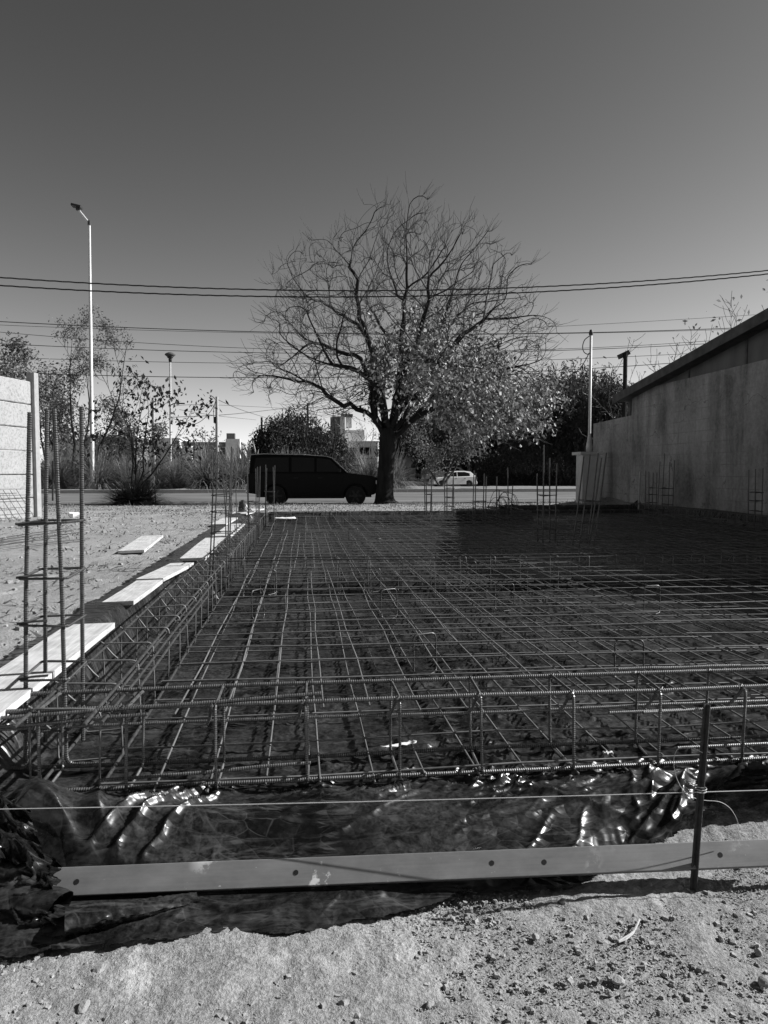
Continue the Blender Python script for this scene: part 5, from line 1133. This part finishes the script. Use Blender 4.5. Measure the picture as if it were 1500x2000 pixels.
# ================================================================== VEHICLES
def arc(cx, cz, r, a0, a1, n=9): return [(cx + r * math.cos(a0 + (a1 - a0) * i / n), cz + r * math.sin(a0 + (a1 - a0) * i / n)) for i in range(n + 1)]
def car(name, label, cat, loc, rotz, lower, cabin, wheels, wr, W, tum, paint, wins, screens, doors, lamps, group=None, rail=None):
    """lower/cabin: side outlines (x, z), front at +x; wheels: x of the axles; wins: side window outlines"""
    t_ = thing(name, label, cat, loc, rotz, group); hw = W / 2
    def slab(name_, outl, y0, y1, mat, par=t_, bev=0.0, top=None, zb=0, zt=1):
        mb = MB(); n = len(outl)
        if top is None:
            mb.prism([(x, y0, z) for x, z in outl], (0, y1 - y0, 0))
        else:
            def yy(z, s_): return s_ * (hw - 0.02 - (hw - 0.02 - top) * max(0, min(1, (z - zb) / (zt - zb))))
            mb.v = [(x, yy(z, -1), z) for x, z in outl] + [(x, yy(z, 1), z) for x, z in outl]
            mb.f = [tuple(range(n)), tuple(range(2 * n - 1, n - 1, -1))] + [(k_, n + k_, n + (k_ + 1) % n, (k_ + 1) % n) for k_ in range(n)]
        o = link(name_, mb.mesh(name_, mat), par)
        if bev:
            md = o.modifiers.new('bevel', 'BEVEL'); md.width = bev; md.segments = 3; md.limit_method = 'ANGLE'; md.angle_limit = R(28)
        return o
    body_ = slab('body', lower, -hw, hw, paint, bev=0.05)
    zb = min(z for x, z in cabin); zt = max(z for x, z in cabin)
    cab = slab('cabin', cabin, 0, 0, paint, bev=0.05, top=tum, zb=zb, zt=zt)
    yat = lambda z: hw - 0.02 - (hw - 0.02 - tum) * max(0, min(1, (z - zb) / (zt - zb)))
    for s_ in (-1, 1):
        for w_ in wins:
            mb = MB(); P = [(x, s_ * (yat(z) + 0.004), z) for x, z in w_]
            if s_ > 0: P = P[::-1]
            mb.face(P); o = link('side_window', mb.mesh('side_window', 'pane'), t_); md = o.modifiers.new('t', 'SOLIDIFY'); md.thickness = 0.006; md.offset = 0
        for (x0, x1, z0, z1) in doors:
            mb = MB(); mb.box(((x0 + x1) / 2, s_ * (hw + 0.002), (z0 + z1) / 2), (x1 - x0 - 0.012, 0.012, z1 - z0)); dr = link('door', mb.mesh('door', paint), t_); md = dr.modifiers.new('bevel', 'BEVEL'); md.width = 0.005; md.segments = 2
            mb = MB(); mb.box((x0 + 0.13, s_ * (hw + 0.022), z1 - 0.12), (0.16, 0.03, 0.03)); link('handle', mb.mesh('handle', 'trim_dark'), dr)
        mb = MB(); mx = wins[0][0][0]; mb.box((lamps['mirror'][0], s_ * (hw + 0.1), lamps['mirror'][1]), (0.1, 0.2, 0.15)); o = link('side_mirror', mb.mesh('side_mirror', 'trim_dark'), t_); md = o.modifiers.new('bevel', 'BEVEL'); md.width = 0.03; md.segments = 2
        for nm, key, mt in (('headlight', 'head', 'lens'), ('tail_light', 'tail', 'chrome')):
            x, z, h = lamps[key]; mb = MB(); mb.box((x - 0.03, s_ * (hw - 0.15), z), (0.10, 0.32, h)); o = link(nm, mb.mesh(nm, mt if nm == 'headlight' else 'trim_dark'), t_); md = o.modifiers.new('bevel', 'BEVEL'); md.width = 0.02; md.segments = 2
    for nm, seg in screens.items():
        (x0, z0), (x1, z1) = seg; d = Vector((z1 - z0, 0, -(x1 - x0))).normalized() * (0.005 if x1 < x0 or True else 0)
        nrm = Vector((-(z1 - z0), 0, (x1 - x0))).normalized();
        if (nm == 'windscreen' and nrm.x < 0) or (nm == 'rear_window' and nrm.x > 0): nrm = -nrm
        mb = MB(); w0 = yat(z0) - .09; w1 = yat(z1) - .09; o_ = nrm * 0.006
        mb.face([(x0 + o_.x, -w0, z0 + o_.z), (x0 + o_.x, w0, z0 + o_.z), (x1 + o_.x, w1, z1 + o_.z), (x1 + o_.x, -w1, z1 + o_.z)]); o = link(nm, mb.mesh(nm, 'pane'), t_)
    for x in wheels:
        for s_ in (-1, 1):
            w_ = link('wheel', None, t_, (x, s_ * (hw - 0.11), wr), (R(90), 0, 0)); mb = MB(); hw2 = 0.11
            mb.lathe([(wr * .62, -hw2), (wr * .92, -hw2), (wr, -hw2 * .7), (wr, hw2 * .7), (wr * .92, hw2), (wr * .62, hw2)], sides=28); ty = link('tyre', mb.mesh('tyre', 'rubber', smooth=False), w_)
            mb = MB(); mb.lathe([(wr * .2, -hw2 - .012), (wr * .58, -hw2 * .6), (wr * .64, -hw2 - .004), (wr * .64, hw2 + .004), (wr * .58, hw2 * .6), (wr * .2, hw2 + .012)], sides=20)
            for k_ in range(6): mb.box((math.cos(k_ * 1.047) * wr * .38, math.sin(k_ * 1.047) * wr * .38, 0), (wr * .5, .06, hw2 * 2 + .006), Matrix.Rotation(k_ * 1.047, 3, 'Z'))
            link('rim', mb.mesh('rim', 'rim'), w_)
    for nm, (x, z, sx, sz) in lamps['bumpers'].items():
        mb = MB(); mb.box((x, 0, z), (sx, W + 0.03, sz)); o = link(nm, mb.mesh(nm, lamps.get('bmat', 'chrome')), t_); md = o.modifiers.new('bevel', 'BEVEL'); md.width = 0.03; md.segments = 2
    if rail:
        for s_ in (-1, 1): link('drip_rail', MB().tube([(x, s_ * (yat(z) + 0.012), z + 0.005) for x, z in rail], 0.016, 6).mesh('drip_rail', 'pole_paint', smooth=True), t_)
    x, z, h = lamps['grille']; mb = MB(); 
    for k_ in range(4): mb.box((x, 0, z - h / 2 + h * (k_ + .5) / 4), (0.04, W * .5, h / 4 * .55))
    link('grille', mb.mesh('grille', 'chrome'), t_)
    mb = MB(); xm = max(x for x, z in lower) - .25; mb.box((0.0, 0, 0.56), (xm * 2, W * .62, 0.5)); mb.box((0.0, 0, 0.34), (2.2, W * .7, 0.14)); link('chassis', mb.mesh('chassis', 'trim_dark'), t_)
    return t_
# big black off-road wagon parked side-on, nose to the right
SD = 27.6; pt = PD(615, 985, SD); sz = gz(pt.x, pt.y)
WRr = 0.37; L2 = 2.36
lower = [(-L2, 0.95), (-L2, 0.48)] + [(-1.82, 0.40)] + arc(-1.38, 0.37, 0.45, math.pi, 0, 10) + [(0.9, 0.38)] + arc(1.50, 0.37, 0.45, math.pi, 0, 10) + [(2.16, 0.42), (2.30, 0.50), (2.34, 0.80), (2.29, 1.02), (2.08, 1.10), (1.25, 1.20), (1.18, 1.18), (-L2 + .02, 1.18)]
cabin = [(-2.32, 1.16), (1.32, 1.16), (1.22, 1.22), (0.66, 1.74), (0.45, 1.81), (-0.4, 1.86), (-1.8, 1.885), (-2.26, 1.85)]
wins = [[(1.02, 1.24), (0.58, 1.68), (0.10, 1.74), (0.10, 1.24)], [(0.02, 1.24), (0.02, 1.74), (-0.80, 1.76), (-0.80, 1.24)], [(-0.9, 1.24), (-0.9, 1.76), (-2.08, 1.74), (-2.16, 1.24)]]
car('off_road_wagon', 'black boxy off road wagon parked side on by the big tree trunk', 'car', (pt.x, pt.y, sz), R(-3), lower, cabin, (-1.38, 1.50), WRr, 1.84, 0.76, 'paint_black', wins,
    {'windscreen': ((1.20, 1.23), (0.68, 1.71)), 'rear_window': ((-2.32, 1.3), (-2.24, 1.75))}, [(-0.78, 0.06, 0.46, 1.14), (0.09, 1.04, 0.46, 1.14)],
    {'mirror': (0.92, 1.28), 'head': (2.31, 0.86, 0.15), 'tail': (-2.37, 0.95, 0.28), 'bumpers': {'front_bumper': (2.36, 0.52, 0.14, 0.16), 'rear_bumper': (-2.38, 0.55, 0.12, 0.16)}, 'grille': (2.33, 0.84, 0.2)}, rail=[(-2.31, 1.70), (-2.26, 1.85), (-1.8, 1.88), (-0.4, 1.855), (0.45, 1.80), (0.66, 1.73), (1.2, 1.22)])
# white hatchback on the far street
lower2 = [(-1.95, 0.75), (-1.97, 0.42), (-1.8, 0.28)] + arc(-1.25, 0.3, 0.36, math.pi, 0, 8) + [(0.85, 0.27)] + arc(1.25, 0.3, 0.36, math.pi, 0, 8) + [(1.85, 0.3), (1.98, 0.45), (1.95, 0.66), (1.6, 0.82), (0.95, 0.92), (-1.9, 0.98)]
cab2 = [(-1.90, 0.92), (1.05, 0.90), (0.95, 0.95), (0.25, 1.38), (-0.1, 1.46), (-0.9, 1.47), (-1.45, 1.40), (-1.85, 1.05)]
wins2 = [[(0.80, 0.98), (0.22, 1.33), (-0.15, 1.38), (-0.15, 0.98)], [(-0.22, 0.98), (-0.22, 1.38), (-0.9, 1.38), (-1.35, 1.25), (-1.35, 1.02)]]
pt = PD(884, 951, 66); zc = PD(884, 952, 66).z
def hatch(label, loc, rz, paint, sc=1.0):
    o = car('hatchback', label, 'car', loc, rz, lower2, cab2, (-1.25, 1.25), 0.3, 1.7, 0.62, paint, wins2, {'windscreen': ((0.93, 0.96), (0.28, 1.36)), 'rear_window': ((-1.84, 1.06), (-1.47, 1.38))},
        [(-1.0, -0.2, 0.3, 0.92), (-0.18, 0.78, 0.3, 0.92)], {'mirror': (0.7, 1.0), 'head': (1.93, 0.66, 0.14), 'tail': (-1.95, 0.8, 0.22), 'bumpers': {'front_bumper': (1.96, 0.4, 0.1, 0.2), 'rear_bumper': (-1.97, 0.42, 0.1, 0.22)}, 'bmat': paint, 'grille': (1.97, 0.55, 0.1)}, 'cars parked on the far street'); o.scale = (sc,) * 3; return o
hatch('small white hatchback parked on the far street under the trees', (pt.x, pt.y, zc), R(180 + 6), 'paint_white', 1.0)
pt2 = PD(868, 945, 73); hatch('pale car half hidden behind the white hatchback', (pt2.x, pt2.y, -0.16), R(180), 'paint_silver', 1.0)
mb = MB(); mb.box((pt2.x, pt2.y + 18.8, -0.66), (160, 40, 1.0)); link('far_pavement', mb.mesh('far_pavement', 'soil'), kind='structure')

# ================================================================== FAR BUILDINGS
def house(label, u0, u1, vt, D, depth, mat, wins=(), name='house', roofm=None, extra=(), group='houses across the street'):
    a = PD(u0, 940, D); b = PD(u1, 940, D); top = PD((u0 + u1) / 2, vt, D).z; c_ = (a + b) / 2; w = (b - a).length; z0 = -0.8
    t_ = thing(name, label, 'house', (c_.x, c_.y + depth / 2, z0), 0, group)
    mb = MB(); mb.box((c_.x, c_.y + depth / 2, (top + z0) / 2), (w, depth, top - z0)); part('wall', mb, mat, t_)
    mb = MB(); mb.box((c_.x, c_.y + depth / 2, top + 0.08), (w + 0.3, depth + 0.3, 0.16)); part('roof', mb, roofm or mat, t_)
    for (x0, x1, v0, v1) in wins:
        p0 = PD(x0, v1, D); p1 = PD(x1, v0, D); yy = c_.y; cx_ = (p0.x + p1.x) / 2; ww = p1.x - p0.x; hh = p1.z - p0.z
        mb = MB(); mb.box((cx_, yy - 0.02, (p0.z + p1.z) / 2), (ww + .16, 0.12, hh + .16)); fr = part('window', mb, 'plaster_pale', t_)
        for s_ in (-1, 1):
            mb = MB(); mb.box((cx_ + s_ * ww / 4, yy - 0.07, (p0.z + p1.z) / 2), (ww / 2 - .05, 0.06, hh)); sub('pane', mb, 'pane', fr, tuple(t_.location))
    for (nm, x0, x1, v0, v1, dy, m_) in extra:
        p0 = PD(x0, v1, D); p1 = PD(x1, v0, D); mb = MB(); mb.box(((p0.x + p1.x) / 2, c_.y + dy, (p0.z + p1.z) / 2), (p1.x - p0.x, 1.2, p1.z - p0.z)); part(nm, mb, m_, t_)
    return t_
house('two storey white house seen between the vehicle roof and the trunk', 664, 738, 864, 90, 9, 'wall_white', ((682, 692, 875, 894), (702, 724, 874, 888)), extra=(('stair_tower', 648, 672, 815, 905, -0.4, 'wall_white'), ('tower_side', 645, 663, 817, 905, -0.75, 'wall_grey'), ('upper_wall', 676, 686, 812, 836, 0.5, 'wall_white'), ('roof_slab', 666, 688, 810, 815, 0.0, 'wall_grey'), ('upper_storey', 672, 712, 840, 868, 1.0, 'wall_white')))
mb = MB(); f_ = thing('railing', 'dark picket railing in front of the white house', 'railing', PD(675, 900, 84)); a = PD(652, 900, 84); b = PD(735, 900, 84)
for i in range(30):
    c_ = a.lerp(b, i / 29); mb = MB(); mb.box((c_.x, c_.y, c_.z - .15), (.07, .05, .8)); part('picket', mb, 'far_dark', f_)
mb = MB(); mb.box(((a.x + b.x) / 2, a.y, a.z + .25), ((b - a).length, .08, .08)); part('rail', mb, 'far_dark', f_); mb = MB(); mb.box(((a.x + b.x) / 2, a.y + .3, a.z - 1.3), ((b - a).length, .2, 1.7)); part('base_wall', mb, 'wall_grey', f_)
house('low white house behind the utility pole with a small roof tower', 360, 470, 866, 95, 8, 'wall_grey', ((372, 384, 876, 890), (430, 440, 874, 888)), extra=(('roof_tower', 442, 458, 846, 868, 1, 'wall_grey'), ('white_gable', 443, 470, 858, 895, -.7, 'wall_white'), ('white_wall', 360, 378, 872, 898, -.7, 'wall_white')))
house('pale low house behind the young tree', 270, 350, 858, 98, 8, 'wall_white', ((300, 312, 872, 888),))
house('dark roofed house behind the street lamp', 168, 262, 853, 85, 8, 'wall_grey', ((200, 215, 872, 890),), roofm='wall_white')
house('white house at the left behind the thin tree', 95, 170, 862, 92, 8, 'wall_white', ((120, 132, 876, 892),))
house('shaded pale house with a sliding window behind the hatchback', 770, 850, 872, 82, 8, 'plaster_pale', ((802, 830, 897, 914),))
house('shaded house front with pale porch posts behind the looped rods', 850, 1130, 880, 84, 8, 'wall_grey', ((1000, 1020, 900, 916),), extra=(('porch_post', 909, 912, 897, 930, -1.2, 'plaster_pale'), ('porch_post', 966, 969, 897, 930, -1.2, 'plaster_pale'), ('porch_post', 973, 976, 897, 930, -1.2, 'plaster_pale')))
for i, (u0, u1, vt, D_) in enumerate(((-300, 90, 905, 58), (90, 260, 908, 58), (260, 440, 912, 60), (440, 700, 905, 60))):
    pass
# clipped hedge at the left, and dark hedge on the right across the street
def hedge(label, u0, u1, vt, D, seed, mat='leaf_dark'):
    a = PD(u0, 945, D); b = PD(u1, 945, D); top = PD(u0, vt, D).z; rn = np.random.default_rng(seed); n = int((b.x - a.x) * 420); z0 = -0.6
    x = rn.uniform(a.x, b.x, n); y = a.y + rn.uniform(-.8, .8, n); z = z0 + (top - z0) * rn.random(n)**.8 * (1 + .12 * perlin(x * .7, x * 0, seed))
    o = thing('hedge', label, 'hedge', ((a.x + b.x) / 2, a.y, z0)); V_, Q_ = leaf_quads(np.stack([x - o.location.x, y - a.y, z - z0], -1), 0.26, seed, 0, 1.8); link('foliage', npmesh('foliage', V_, Q_, mat, False), o, kind='stuff')
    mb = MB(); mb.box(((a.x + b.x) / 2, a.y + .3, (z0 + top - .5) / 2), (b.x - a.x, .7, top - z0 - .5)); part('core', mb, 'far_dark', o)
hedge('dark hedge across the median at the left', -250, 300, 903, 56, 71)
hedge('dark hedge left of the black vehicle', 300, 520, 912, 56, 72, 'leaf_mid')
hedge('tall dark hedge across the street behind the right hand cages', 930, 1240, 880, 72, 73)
hedge('dark hedge behind the big trunk', 640, 800, 915, 76, 74)
